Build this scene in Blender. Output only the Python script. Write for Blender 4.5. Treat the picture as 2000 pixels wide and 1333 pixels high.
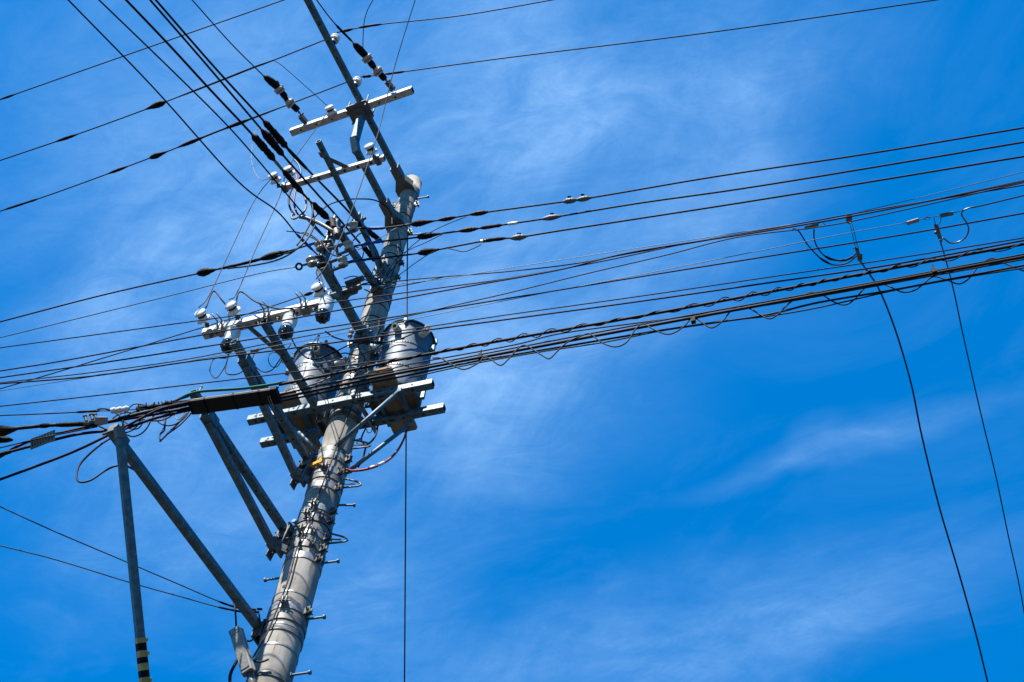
import bpy, math, random
from mathutils import Vector, Matrix
random.seed(7)
R = math.radians
for o in list(bpy.data.objects): bpy.data.objects.remove(o)
sc = bpy.context.scene
COL = sc.collection

# ---------------------------------------------------------------- camera
ELEV, ROLL, LENS = R(56), R(7.1), 50.0
CAM = Vector((0, 0, 1.6))
fw = Vector((0, math.cos(ELEV), math.sin(ELEV)))
r0 = Vector((1, 0, 0)); u0 = Vector((0, -math.sin(ELEV), math.cos(ELEV)))
RT = r0 * math.cos(ROLL) + u0 * math.sin(ROLL)
UP = -r0 * math.sin(ROLL) + u0 * math.cos(ROLL)
cd = bpy.data.cameras.new('camera'); cd.lens = LENS; cd.sensor_width = 36; cd.clip_end = 5000; cd.clip_start = 0.05
cam = bpy.data.objects.new('camera', cd); COL.objects.link(cam)
m = Matrix((RT, UP, -fw)).transposed().to_4x4(); m.translation = CAM
cam.matrix_world = m
sc.camera = cam

# ---------------------------------------------------------------- light
SUN_AZ, SUN_EL = R(216), R(51)
sd = Vector((math.sin(SUN_AZ) * math.cos(SUN_EL), math.cos(SUN_AZ) * math.cos(SUN_EL), math.sin(SUN_EL)))
sl = bpy.data.lights.new('sun', 'SUN'); sl.energy = 5.0; sl.angle = R(0.5); sl.color = (1, .94, .85)
so = bpy.data.objects.new('sun', sl); COL.objects.link(so)
so.rotation_euler = (-sd).to_track_quat('-Z', 'Y').to_euler()
sc.view_settings.view_transform = 'Standard'; sc.view_settings.look = 'None'
sc.view_settings.exposure = 1.35; sc.view_settings.gamma = 1
sc.view_settings.use_curve_mapping = False

w = bpy.data.worlds.new("World"); sc.world = w; w.use_nodes = True
nt = w.node_tree; nt.nodes.clear(); N = nt.nodes.new; LK = nt.links.new
def node(t, **k):
    n = N(t)
    for a, v in k.items(): setattr(n, a, v)
    return n
def math_(op, a, b=None, clamp=False):
    n = N('ShaderNodeMath'); n.operation = op; n.use_clamp = clamp
    for i, v in enumerate((a, b)):
        if v is None: continue
        if isinstance(v, (int, float)): n.inputs[i].default_value = v
        else: LK(v, n.inputs[i])
    return n.outputs[0]
out = N('ShaderNodeOutputWorld'); bg = N('ShaderNodeBackground'); LK(bg.outputs[0], out.inputs[0])
sky = node('ShaderNodeTexSky', sky_type='NISHITA', sun_disc=False, sun_elevation=SUN_EL, sun_rotation=SUN_AZ, air_density=1.0, dust_density=0.3, ozone_density=3.0)
tint = node('ShaderNodeMix', data_type='RGBA', blend_type='MULTIPLY'); tint.inputs[0].default_value = 1
LK(sky.outputs[0], tint.inputs[6]); tint.inputs[7].default_value = (0.0, 1.06, 1.78, 1)
tc = N('ShaderNodeTexCoord'); sep = N('ShaderNodeSeparateXYZ'); LK(tc.outputs['Generated'], sep.inputs[0])
zc = math_('MAXIMUM', sep.outputs[2], 0.08)
qx = math_('DIVIDE', sep.outputs[0], zc); qy = math_('DIVIDE', sep.outputs[1], zc)
comb = N('ShaderNodeCombineXYZ'); LK(qx, comb.inputs[0]); LK(qy, comb.inputs[1])
def noise(scale, rot, sx, sy, detail, dist=0.0, rough=.55, off=0.0):
    mp = N('ShaderNodeMapping'); mp.vector_type = 'TEXTURE'; mp.inputs['Rotation'].default_value = (0, 0, rot)
    mp.inputs['Scale'].default_value = (sx, sy, 1); mp.inputs['Location'].default_value = (off, off * .7, 0)
    LK(comb.outputs[0], mp.inputs[0])
    n = N('ShaderNodeTexNoise'); n.inputs['Scale'].default_value = scale; n.inputs['Detail'].default_value = detail
    n.inputs['Roughness'].default_value = rough; n.inputs['Distortion'].default_value = dist
    LK(mp.outputs[0], n.inputs['Vector']); return n.outputs['Fac']
def qof(x, y):
    d = fw * 2777.8 + RT * (x - 1000) + UP * (666.5 - y)
    return d.x / d.z, d.y / d.z
def blob(x0, y0, x1, y1, wid, amp, soft='ShaderNodeTexGradient'):
    """a soft elongated veil of high cloud lying between two places of the sky"""
    a, b = qof(x0, y0), qof(x1, y1)
    cx, cy = (a[0] + b[0]) / 2, (a[1] + b[1]) / 2
    ln = math.hypot(b[0] - a[0], b[1] - a[1]) / 2; an = math.atan2(b[1] - a[1], b[0] - a[0])
    mp = N('ShaderNodeMapping'); mp.vector_type = 'TEXTURE'
    mp.inputs['Location'].default_value = (cx, cy, 0); mp.inputs['Rotation'].default_value = (0, 0, an)
    mp.inputs['Scale'].default_value = (ln * 1.35, wid, 1)
    LK(warped, mp.inputs[0])
    g = N('ShaderNodeTexGradient'); g.gradient_type = 'QUADRATIC_SPHERE'; LK(mp.outputs[0], g.inputs[0])
    s = math_('POWER', g.outputs['Fac'], 0.7)
    return math_('MULTIPLY', s, amp)
wn = N('ShaderNodeTexNoise'); wn.inputs['Scale'].default_value = 5; wn.inputs['Detail'].default_value = 4
LK(comb.outputs[0], wn.inputs['Vector'])
wv = node('ShaderNodeVectorMath', operation='MULTIPLY_ADD')
LK(wn.outputs['Color'], wv.inputs[0]); wv.inputs[1].default_value = (.14, .14, 0); LK(comb.outputs[0], wv.inputs[2])
ws = node('ShaderNodeVectorMath', operation='SUBTRACT'); LK(wv.outputs[0], ws.inputs[0]); ws.inputs[1].default_value = (.07, .07, 0)
warped = ws.outputs[0]
BL = [(120, 760, 1250, 60, .40, .52), (260, 700, 760, 400, .12, .34), (740, 260, 1250, -60, .13, .52), (900, 340, 1260, 170, .05, .30), (1150, 330, 1760, 20, .13, .44), (680, 880, 1240, 600, .15, .34),
      (60, 1180, 760, 940, .16, .40), (520, 1320, 940, 1040, .11, .34), (1000, 1380, 1560, 1160, .13, .30), (1350, 1290, 1960, 1080, .11, .30), (560, 1400, 1300, 1220, .10, .30),
      (1300, 980, 1760, 870, .030, .20), (1500, 930, 1960, 760, .032, .26), (-60, 880, 420, 660, .12, .28), (1000, 600, 1650, 380, .09, .26), (150, 980, 560, 820, .12, .24)]
acc = None
for bdef in BL:
    v = blob(*bdef); acc = v if acc is None else math_('ADD', acc, v)
an0 = math.atan2(qof(1300, 250)[1] - qof(700, 560)[1], qof(1300, 250)[0] - qof(700, 560)[0])
n1 = noise(6.5, an0 - .1, 2.0, 1.0, 10, .7, .66); n2 = noise(30, an0 + .35, 2.0, 1.0, 10, .9, .74, 3.1)
m1 = N('ShaderNodeMapRange'); LK(n1, m1.inputs[0]); m1.inputs[1].default_value = .32; m1.inputs[2].default_value = .68; m1.inputs[3].default_value = .40; m1.inputs[4].default_value = 1.35
m2 = N('ShaderNodeMapRange'); LK(n2, m2.inputs[0]); m2.inputs[1].default_value = .3; m2.inputs[2].default_value = .7; m2.inputs[3].default_value = .62; m2.inputs[4].default_value = 1.34
cl = math_('MULTIPLY', math_('MULTIPLY', acc, m1.outputs[0]), m2.outputs[0])
bgn = math_('MULTIPLY', math_('SUBTRACT', n1, .47, True), .30)
cl = math_('MULTIPLY', math_('ADD', cl, bgn), .98)
cl = math_('MINIMUM', cl, .95)
flat = node('ShaderNodeMix', data_type='RGBA'); flat.inputs[0].default_value = .55; LK(tint.outputs[2], flat.inputs[6]); flat.inputs[7].default_value = (0.0, 1.46, 4.7, 1)
mx = node('ShaderNodeMix', data_type='RGBA'); LK(cl, mx.inputs[0]); LK(flat.outputs[2], mx.inputs[6])
mx.inputs[7].default_value = (2.20, 4.15, 7.2, 1)      # bright thin cirrus
LK(mx.outputs[2], bg.inputs[0]); bg.inputs[1].default_value = 0.0604

# ---------------------------------------------------------------- materials
def mat(name, col, rough=.5, metal=0.0, var=.0, scale=20, bump=0.0, col2=None, spec=.5, lo=.4, hi=.65, coat=0):
    M = bpy.data.materials.new(name); M.use_nodes = True; t = M.node_tree
    b = t.nodes['Principled BSDF']; b.inputs['Base Color'].default_value = (*col, 1); b.inputs['Roughness'].default_value = rough
    b.inputs['Metallic'].default_value = metal; b.inputs['Specular IOR Level'].default_value = spec
    b.inputs['Coat Weight'].default_value = coat
    if var or col2:
        c2 = col2 or tuple(max(0, c * (1 - var)) for c in col)
        tcn = t.nodes.new('ShaderNodeTexCoord'); n = t.nodes.new('ShaderNodeTexNoise'); n.inputs['Scale'].default_value = scale; n.inputs['Detail'].default_value = 5
        t.links.new(tcn.outputs['Object'], n.inputs['Vector'])
        cr = t.nodes.new('ShaderNodeValToRGB'); cr.color_ramp.elements[0].position = lo; cr.color_ramp.elements[1].position = hi
        cr.color_ramp.elements[0].color = (*c2, 1); cr.color_ramp.elements[1].color = (*col, 1)
        t.links.new(n.outputs['Fac'], cr.inputs[0]); t.links.new(cr.outputs[0], b.inputs['Base Color'])
        mr = t.nodes.new('ShaderNodeMapRange'); mr.inputs[3].default_value = rough * .8; mr.inputs[4].default_value = min(1, rough * 1.25)
        t.links.new(n.outputs['Fac'], mr.inputs[0]); t.links.new(mr.outputs[0], b.inputs['Roughness'])
    if bump:
        n3 = t.nodes.new('ShaderNodeTexNoise'); n3.inputs['Scale'].default_value = scale * 3; n3.inputs['Detail'].default_value = 6
        tc3 = t.nodes.new('ShaderNodeTexCoord'); t.links.new(tc3.outputs['Object'], n3.inputs['Vector'])
        bp = t.nodes.new('ShaderNodeBump'); bp.inputs['Strength'].default_value = bump; bp.inputs['Distance'].default_value = .004
        t.links.new(n3.outputs['Fac'], bp.inputs['Height']); t.links.new(bp.outputs[0], b.inputs['Normal'])
    return M
STEEL = mat('galvanised_steel', (.060, .132, .170), .52, .08, .50, 26, .15)  # blue-teal shade of the arms' side faces is put into this base colour
BRIGHT = mat('sunlit_galvanised_steel', (.40, .415, .41), .5, .08, .22, 30, .12)  # same steel as a paler copy, sunlight on the crossarm faces put into the colour
STEEL2 = mat('zinc_fittings', (.22, .235, .24), .42, .25, .4, 40, .1)
DARK = mat('dark_recess', (.008, .009, .01), .8)
BLK = mat('black_cable', (.006, .006, .008), .6, spec=.14)
NAVY = mat('dark_sheath', (.006, .005, .022), .6, spec=.12)
TAPE = mat('black_tape', (.005, .005, .006), .65, 0, .4, 60, .8, spec=.12)
GREYC = mat('grey_cable', (.13, .14, .15), .55, spec=.2)
WIREG = mat('bare_wire', (.010, .012, .016), .6, .0, spec=.15)
TEAL = mat('thin_steel_strand', (.03, .07, .09), .5, .3)
WHITE = mat('white_porcelain', (.62, .61, .58), .16, 0, .08, 30, 0, coat=.6)
CREAM = mat('cream_porcelain', (.34, .32, .28), .25, 0, .15, 30)
BROWN = mat('brown_band', (.12, .035, .02), .4)
GLOSSK = mat('glossy_black', (.006, .006, .007), .12)
TANK = mat('tank_paint', (.085, .122, .165), .55, .0, .28, 9, .08, spec=.3)
LIDM = mat('tank_lid', (.17, .19, .21), .45, .1, .2, 12)
RUST = mat('rusty_plate', (.20, .185, .14), .85, .0, 0, 14, .4, col2=(.20, .095, .04), lo=.42, hi=.56)
BLUE = mat('blue_sleeve', (.012, .075, .32), .5, 0, .3, 40, spec=.2)
GREEN = mat('green_cover', (.006, .10, .08), .65, spec=.12)
RED = mat('brown_red_cable', (.24, .03, .018), .5, spec=.2)
REDD = mat('deep_red_cable', (.10, .012, .025), .45, spec=.2)
ORANGE = mat('orange_plastic', (.65, .26, .008), .45)
YEL = mat('yellow_tape', (.40, .29, .07), .5, 0, .35, 30)
TAG = mat('white_tag', (.6, .62, .64), .4)
GALV2 = mat('mounting_steel', (.10, .108, .108), .55, .1, .35, 30, .2)
LAMPH = mat('lamp_housing', (.24, .235, .22), .45, .05, .25, 20)
LENSM = mat('lamp_cover', (.23, .22, .19), .4, 0, .35, 70, .3)
ASPH = mat('asphalt', (.035, .034, .032), .9, 0, .35, 3)
def concrete():
    M = mat('weathered_concrete', (.29, .275, .25), .92, 0, .42, 5, .35, spec=.2)
    t = M.node_tree; b = t.nodes['Principled BSDF']; tcn = t.nodes.new('ShaderNodeTexCoord')
    mp = t.nodes.new('ShaderNodeMapping'); mp.inputs['Scale'].default_value = (14, 14, .9); t.links.new(tcn.outputs['Object'], mp.inputs[0])
    n = t.nodes.new('ShaderNodeTexNoise'); n.inputs['Scale'].default_value = 2.2; n.inputs['Detail'].default_value = 7; t.links.new(mp.outputs[0], n.inputs[0])
    cr = t.nodes.new('ShaderNodeValToRGB'); cr.color_ramp.elements[0].position = .34; cr.color_ramp.elements[0].color = (.80, .79, .77, 1); cr.color_ramp.elements[1].position = .56
    cr.color_ramp.elements[1].color = (1, 1, 1, 1); t.links.new(n.outputs['Fac'], cr.inputs[0])
    mul = t.nodes.new('ShaderNodeMix'); mul.data_type = 'RGBA'; mul.blend_type = 'MULTIPLY'; mul.inputs[0].default_value = 1
    mp2 = t.nodes.new('ShaderNodeMapping'); mp2.inputs['Scale'].default_value = (11, 11, 1.1); mp2.inputs['Location'].default_value = (3, 1, 5); t.links.new(tcn.outputs['Object'], mp2.inputs[0])
    nr = t.nodes.new('ShaderNodeTexNoise'); nr.inputs['Scale'].default_value = 2.6; nr.inputs['Detail'].default_value = 8; nr.inputs['Roughness'].default_value = .7; t.links.new(mp2.outputs[0], nr.inputs[0])
    cr2 = t.nodes.new('ShaderNodeValToRGB'); cr2.color_ramp.elements[0].position = .33; cr2.color_ramp.elements[0].color = (.58, .46, .34, 1); cr2.color_ramp.elements[1].position = .43
    cr2.color_ramp.elements[1].color = (1, 1, 1, 1); t.links.new(nr.outputs['Fac'], cr2.inputs[0])
    mu2 = t.nodes.new('ShaderNodeMix'); mu2.data_type = 'RGBA'; mu2.blend_type = 'MULTIPLY'; mu2.inputs[0].default_value = 1
    t.links.new(b.inputs['Base Color'].links[0].from_socket, mu2.inputs[6]); t.links.new(cr2.outputs[0], mu2.inputs[7]); t.links.new(mu2.outputs[2], b.inputs['Base Color'])
    src = b.inputs['Base Color'].links[0].from_socket
    t.links.new(src, mul.inputs[6]); t.links.new(cr.outputs[0], mul.inputs[7]); t.links.new(mul.outputs[2], b.inputs['Base Color'])
    return M
CONC = concrete()

# ---------------------------------------------------------------- frame of the pole
PX, PY, PTOP = -1.0722, 6.1066, 12.97
AZ = R(-150.8)
A_ = Vector((math.sin(AZ), math.cos(AZ), 0)); B_ = Vector((-A_.y, A_.x, 0)); Z_ = Vector((0, 0, 1))
if B_.x < 0: B_ = -B_
P0 = Vector((PX, PY, 0))
def L(u, v, z): return P0 + A_ * u + B_ * v + Z_ * z       # u: towards the street side of the arms, v: along the line, z: height
def ray(x, y): return fw * 2777.8 + RT * (x - 1000) + UP * (666.5 - y)
def Zp(x, y, z):
    d = ray(x, y); return CAM + d * ((z - CAM.z) / d.z)
def Up(x, y, u):
    d = ray(x, y); return CAM + d * (((P0 + A_ * u - CAM).dot(A_)) / d.dot(A_))
def AX(z): return P0 + Z_ * z - B_ * (.0062 * max(0, 12.5 - z))   # axis of the slightly leaning pole
def prad(z): return (.158 + (PTOP - z) / 70) / 2

# ---------------------------------------------------------------- mesh building
class MB:
    def __init__(s): s.v = []; s.f = []; s.mi = []; s.sm = []
    def face(s, idx, m=0, sm=False): s.f.append(tuple(idx)); s.mi.append(m); s.sm.append(sm)
    def ring(s, c, x, y, pts):
        i0 = len(s.v); s.v += [c + x * p[0] + y * p[1] for p in pts]; return list(range(i0, i0 + len(pts)))
    def bridge(s, a, b, m=0, sm=True):
        n = len(a)
        for i in range(n): s.face((a[i], a[(i + 1) % n], b[(i + 1) % n], b[i]), m, sm)
    def box(s, c, x, y, z, hx, hy, hz, m=0, ch=0.0):
        """box with small chamfer along z"""
        s.prism(c - z * hz, c + z * hz, x, y, hx, hy, m, ch or min(hx, hy) * .12)
    def prism(s, p0, p1, x, y, hx, hy, m=0, ch=.004, open0=False, open1=False, mdark=1):
        pts = [(hx - ch, hy), (-hx + ch, hy), (-hx, hy - ch), (-hx, -hy + ch), (-hx + ch, -hy), (hx - ch, -hy), (hx, -hy + ch), (hx, hy - ch)]
        a = s.ring(p0, x, y, pts); b = s.ring(p1, x, y, pts); s.bridge(a, b, m, False)
        for (rg, p, op, sg) in ((a, p0, open0, 1), (b, p1, open1, -1)):
            if not op: s.face(rg[::-1] if sg == 1 else rg, m)
            else:
                k = .82; ins = [(q[0] * k, q[1] * k) for q in pts]
                d = (p1 - p0).normalized() * sg
                c = s.ring(p, x, y, ins); e = s.ring(p + d * .07, x, y, ins)
                s.bridge(rg, c, m, False); s.bridge(c, e, mdark, False); s.face(e, mdark)
    def cyl(s, p0, p1, r0_, r1_=None, n=16, m=0, caps=True, sm=True):
        r1_ = r0_ if r1_ is None else r1_
        d = (p1 - p0).normalized(); x = d.orthogonal().normalized(); y = d.cross(x)
        c = [(math.cos(2 * math.pi * i / n), math.sin(2 * math.pi * i / n)) for i in range(n)]
        a = s.ring(p0, x * r0_, y * r0_, c); b = s.ring(p1, x * r1_, y * r1_, c); s.bridge(a, b, m, sm)
        if caps:
            s.face(s.ring(p0, x * r0_, y * r0_, c)[::-1], m); s.face(s.ring(p1, x * r1_, y * r1_, c), m)
    def lathe(s, o, d, prof, n=24, m=0, wav=None, x=None):
        """prof: list of (t along d, r[, mat]); a repeated point makes a crisp edge"""
        d = d.normalized(); x = x or d.orthogonal().normalized(); y = d.cross(x); prev = None; pm = m
        for k, q in enumerate(prof):
            t, r = q[0], q[1]; mm = q[2] if len(q) > 2 else m
            c = []
            for i in range(n):
                an = 2 * math.pi * i / n; rr = r * (1 + (wav(k, an) if wav else 0)); c.append((rr * math.cos(an), rr * math.sin(an)))
            if prev is not None:
                b = s.ring(o + d * t, x, y, c); s.bridge(prev, b, pm, True)
                sharp = True
                if k + 1 < len(prof):
                    p_, n_ = prof[k - 1], prof[k + 1]
                    v1 = Vector((t - p_[0], r - p_[1])); v2 = Vector((n_[0] - t, n_[1] - r))
                    sharp = v1.length > 1e-6 and v2.length > 1e-6 and v1.angle(v2) > R(38)
                prev = s.ring(o + d * t, x, y, c) if sharp else b
            else: prev = s.ring(o + d * t, x, y, c)
            pm = mm
        return s
    def sphere(s, c, r, m=0, n=12, d=None, sz=1.0):
        d = d or Vector((0, 0, 1)); k = 7
        s.lathe(c, d, [(-math.cos(math.pi * i / k) * r * sz, max(1e-4, math.sin(math.pi * i / k) * r)) for i in range(k + 1)], n, m)
    def tube(s, pts, r, n=8, m=0, caps=True):
        pts = [Vector(p) for p in pts]; k = len(pts); rs = r if isinstance(r, (list, tuple)) else [r] * k
        t = (pts[1] - pts[0]).normalized(); x = t.cross(Z_)
        if x.length < .1: x = t.orthogonal()
        x.normalize(); prev = None
        for i in range(k):
            t = (pts[min(i + 1, k - 1)] - pts[max(i - 1, 0)])
            if t.length < 1e-9: t = Vector((0, 0, 1))
            t.normalize(); x = (x - t * x.dot(t)).normalized(); y = t.cross(x)
            rg = s.ring(pts[i], x * rs[i], y * rs[i], [(math.cos(2 * math.pi * j / n), math.sin(2 * math.pi * j / n)) for j in range(n)])
            if prev: s.bridge(prev, rg, m, True)
            elif caps: s.face(rg[::-1], m)
            prev = rg
        if caps: s.face(prev, m)
        return s
    def band(s, c, r, h, th=.004, n=36, m=0, a0=0, a1=2 * math.pi):
        """steel band round a vertical axis"""
        full = abs(a1 - a0 - 2 * math.pi) < 1e-6; k = n if full else n + 1
        an = [a0 + (a1 - a0) * i / n for i in range(k)]
        rings = []
        for (rr, z) in ((r, -h / 2), (r + th, -h / 2), (r + th, -h / 2), (r + th, h / 2), (r + th, h / 2), (r, h / 2)):
            i0 = len(s.v); s.v += [c + Vector((math.cos(t) * rr, math.sin(t) * rr, z)) for t in an]; rings.append(list(range(i0, i0 + k)))
        for a, b in ((0, 1), (2, 3), (4, 5)):
            for i in range(k if full else k - 1):
                j = (i + 1) % k; s.face((rings[a][i], rings[a][j], rings[b][j], rings[b][i]), m, True)
        return s
    def build(s, name, mats, parent=None, origin=None):
        me = bpy.data.meshes.new(name); o = bpy.data.objects.new(name, me); COL.objects.link(o)
        if parent is not None: og = ORG[parent.name]
        else: og = origin if origin is not None else s.v[0].copy()
        me.from_pydata([tuple(v - og) for v in s.v], [], s.f)
        for M in (mats if isinstance(mats, (list, tuple)) else [mats]): me.materials.append(M)
        me.polygons.foreach_set('material_index', s.mi); me.polygons.foreach_set('use_smooth', s.sm); me.update()
        ORG[o.name] = og
        if parent is not None: o.parent = parent
        else: o.location = og
        return o
ORG = {}
def tag(o, label, cat, group=None, kind=None):
    o['label'] = label; o['category'] = cat
    if group: o['group'] = group
    if kind: o['kind'] = kind
    return o
def thing(name, label, cat, loc, group=None):
    o = bpy.data.objects.new(name, None); COL.objects.link(o); o.location = loc; o.empty_display_size = .1
    ORG[o.name] = Vector(loc); return tag(o, label, cat, group)
def dup(root, label, mw, group=None):
    """copy of a thing with its parts and sub-parts, placed by a matrix"""
    r = root.copy(); COL.objects.link(r); r.matrix_world = mw; r['label'] = label
    if group: r['group'] = group
    for ch in list(root.children):
        c = ch.copy(); COL.objects.link(c); c.parent = r
        for g in list(ch.children):
            d = g.copy(); COL.objects.link(d); d.parent = c
    return r
def frame(loc, z, x=None):
    z = z.normalized(); x = (x - z * x.dot(z)).normalized() if x is not None else z.orthogonal().normalized(); y = z.cross(x)
    mm = Matrix((x, y, z)).transposed().to_4x4(); mm.translation = loc; return mm
def cr(pts, sub=7):
    """smooth curve through 2-D or 3-D points"""
    P = [Vector(p) for p in pts]; out = []
    if len(P) == 2: return [P[0].lerp(P[1], i / 12) for i in range(13)]
    for i in range(len(P) - 1):
        p0 = P[i - 1] if i else P[0] * 2 - P[1]; p1 = P[i]; p2 = P[i + 1]; p3 = P[i + 2] if i + 2 < len(P) else P[-1] * 2 - P[-2]
        for j in range(sub):
            t = j / sub
            out.append(.5 * ((2 * p1) + (p2 - p0) * t + (2 * p0 - 5 * p1 + 4 * p2 - p3) * t * t + (3 * p1 - p0 - 3 * p2 + p3) * t ** 3))
    out.append(P[-1]); return out

def span(pts, z0, z1, sub=7):
    """a wire hanging in one vertical plane between two heights; returns [(px, point)]"""
    q = cr([(x, y, 0) for x, y in pts], sub)
    A, B = Zp(*pts[0], z0), Zp(*pts[-1], z1); n = (B - A).cross(Z_).normalized(); res = []
    for p in q:
        d = ray(p.x, p.y); t = (A - CAM).dot(n) / d.dot(n); res.append((p.x, CAM + d * t))
    return res
def extend(p, q, ln, drop=.02):
    d = q - p; h = Vector((d.x, d.y, 0)); s = max(-.16, min(.16, d.z / max(h.length, 1e-6))); h.normalize()
    return [q + h * (ln * k / 6) + Z_ * (s * ln * k / 6 - drop * (k / 6) ** 2 * ln * .2) for k in range(1, 7)]
def wire(name, label, cat, pts, z0, z1, r, M=BLK, ext=(0, 0), bumps=(), group=None, part='splice_sleeve', n=8, sub=7):
    sp = span(pts, z0, z1, sub); P = [p for _, p in sp]
    full = P[:]
    if ext[1]: full += extend(P[-3], P[-1], ext[1])
    if ext[0]: full = extend(P[2], P[0], ext[0])[::-1] + full
    o = MB().tube(full, r, n).build(name, M, None, P[0]); tag(o, label, cat, group)
    for (xa, xb, rb, shape, *mm) in bumps: sleeve(o, sp, xa, xb, r, rb, shape, mm[0] if mm else TAPE, mm[1] if len(mm) > 1 else part)
    return o, sp
def sleeve(o, sp, xa, xb, r, rb, shape, M=TAPE, name='splice_sleeve'):
    """tape, clamp cover or tag lying on the wire between two stations"""
    if xa > xb: xa, xb = xb, xa
    seg = sorted(sp, key=lambda q: q[0]); K = 26; pts = []; rs = []
    for k in range(K + 1):
        x = xa + (xb - xa) * k / K
        for i in range(len(seg) - 1):
            if seg[i][0] <= x <= seg[i + 1][0] and seg[i + 1][0] > seg[i][0]:
                t = (x - seg[i][0]) / (seg[i + 1][0] - seg[i][0]); pts.append(seg[i][1].lerp(seg[i + 1][1], t)); break
        else: continue
        t = k / K
        if shape == 'drop': e = (math.sin(math.pi * t ** 1.5)) ** .8
        elif shape == 'drop2': e = (math.sin(math.pi * (1 - (1 - t) ** 1.6))) ** .8
        elif shape == 'fat': e = min(1, 7 * t, 7 * (1 - t)) * (1 - .18 * (math.sin(t * 9 + xa) > .55))
        elif shape == 'lump': e = math.sin(math.pi * t)
        else: e = 1.0 if 0 < k < K else .8
        e = max(e, 0)
        rs.append(r * 1.05 + (rb - r) * e * (1 + (random.uniform(-.13, .13) if shape != 'tag' else 0)))
    if len(pts) > 2: MB().tube(pts, rs, 8).build(name, M, o)

def lead(name, label, cat, pts, r, M=BLK, group=None, sub=8, n=6, parent=None):
    """short lead: control points (x, y, u) lie at u metres from the pole plane"""
    q = cr([tuple(Up(x, y, u)) for x, y, u in pts], sub)
    o = MB().tube(q, r, n).build(name, M, parent)
    return o if parent is not None else tag(o, label, cat, group)

# ---------------------------------------------------------------- ground
g = MB(); s_ = 900
g.v = [Vector((-s_, -s_, 0)), Vector((s_, -s_, 0)), Vector((s_, s_, 0)), Vector((-s_, s_, 0))]; g.face((0, 1, 2, 3))
o = g.build('ground', ASPH, None, Vector((0, 0, 0))); o['kind'] = 'structure'; o['label'] = 'grey asphalt ground around the foot of the pole'

# ================================================================ THE POLE
pole = thing('utility_pole', 'tall weathered grey concrete pole leaning across the left half of the photo', 'utility pole', (PX, PY, 0))
zs = [0, 3, 6, 6.8, 7.4, 8, 9, 10, 11, 12, 12.72, 12.97]
AXD = (AX(12.5) - AX(0)).normalized()
MB().lathe(AX(0), AXD, [(z, prad(z)) for z in zs], 48).build('shaft', CONC, pole)
MB().lathe(AX(0), AXD, [(12.80, prad(12.8) + .002), (12.84, prad(12.8) + .007), (12.84, prad(12.8) + .007), (12.985, prad(12.97) + .007), (12.995, prad(12.97) + .002), (13.0, .04), (13.0, .001)], 40).build('cap', CONC, pole)
def zpole(y):   # height of the pole axis seen at photo row y
    lo, hi = 5, 14
    for _ in range(40):
        z = (lo + hi) / 2; d = Vector((PX, PY, z)) - CAM; yy = 666.5 - 2777.8 * d.dot(UP) / d.dot(fw)
        if yy > y: lo = z
        else: hi = z
    return (lo + hi) / 2
def angle_b(deg): # direction round the pole, 0 = towards the street side (u), 90 = +v
    return math.atan2(A_.y, A_.x) + (R(deg) if (B_.x * -A_.y + B_.y * A_.x) > 0 else -R(deg))
def radial(deg): t = angle_b(deg); return Vector((math.cos(t), math.sin(t), 0))
def pole_band(y, h=.05, M=STEEL2, clampdeg=(95,), part='pole_band', th=.004, lug=True):
    z = zpole(y); r = prad(z); b = MB().band(AX(z), r + .001, h, th)
    if lug:
        for dg in clampdeg:
            d = radial(dg); tng = d.cross(Z_)
            for s in (-1, 1): b.box(AX(z) + d * (r + .022) + tng * s * .011, d, Z_, tng, .022, h * .45, .003, 1)
            b.cyl(AX(z) + d * (r + .03) - tng * .036, AX(z) + d * (r + .03) + tng * .036, .005, n=8, m=1)
            b.cyl(AX(z) + d * (r + .03) + tng * .015, AX(z) + d * (r + .03) + tng * .025, .010, n=6, m=1, sm=False)
    return b.build(part, [M, GALV2], pole)
for y, h, cd_ in ((405, .045, (95, -60)), (458, .045, (95, 20)), (520, .04, (95,)), (548, .03, (95,)), (672, .05, (-70, 95)), (700, .045, (90,)), (742, .05, (90,)), (757, .05, (-60,)),
                  (828, .05, (30, 95)), (907, .075, (85,)), (938, .06, (70, 20)), (968, .05, (75,)), (1012, .05, (80, 20)), (1031, .05, (80, 50, 10)), (1062, .05, (85, 40, 5)), (1086, .055, (80, 45)), (1108, .05, (75,)), (1206, .06, (85, 20))):
    pole_band(y, h, STEEL2 if y != 907 else CREAM, cd_)
for y in (418, 470, 540, 565, 720, 1180, 1243, 1283): pole_band(y, .013, STEEL2, (70,), 'strapping', .002, False)
for y in (432, 497, 512, 585, 611, 636, 692, 792, 1040): pole_band(y, .010, BLK, (70,), 'black_tie', .003, False)
def step_bolt(y, deg, z_up=0):
    z = zpole(y); r = prad(z); d = radial(deg); p = AX(z)
    b = MB(); b.cyl(p + d * (r - .02), p + d * (r + .105), .0075, n=10); b.cyl(p + d * (r + .105), p + d * (r + .117), .014, n=12); b.cyl(p + d * (r - .002), p + d * (r + .006), .019, n=6, sm=False)
    b.build('step_bolt', STEEL, pole)
for y, dg in ((392, 100), (985, 110), (1103, 100), (1122, -80), (1212, 100), (1322, 98), (1068, 5), (460, 108)): step_bolt(y, dg)
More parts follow.
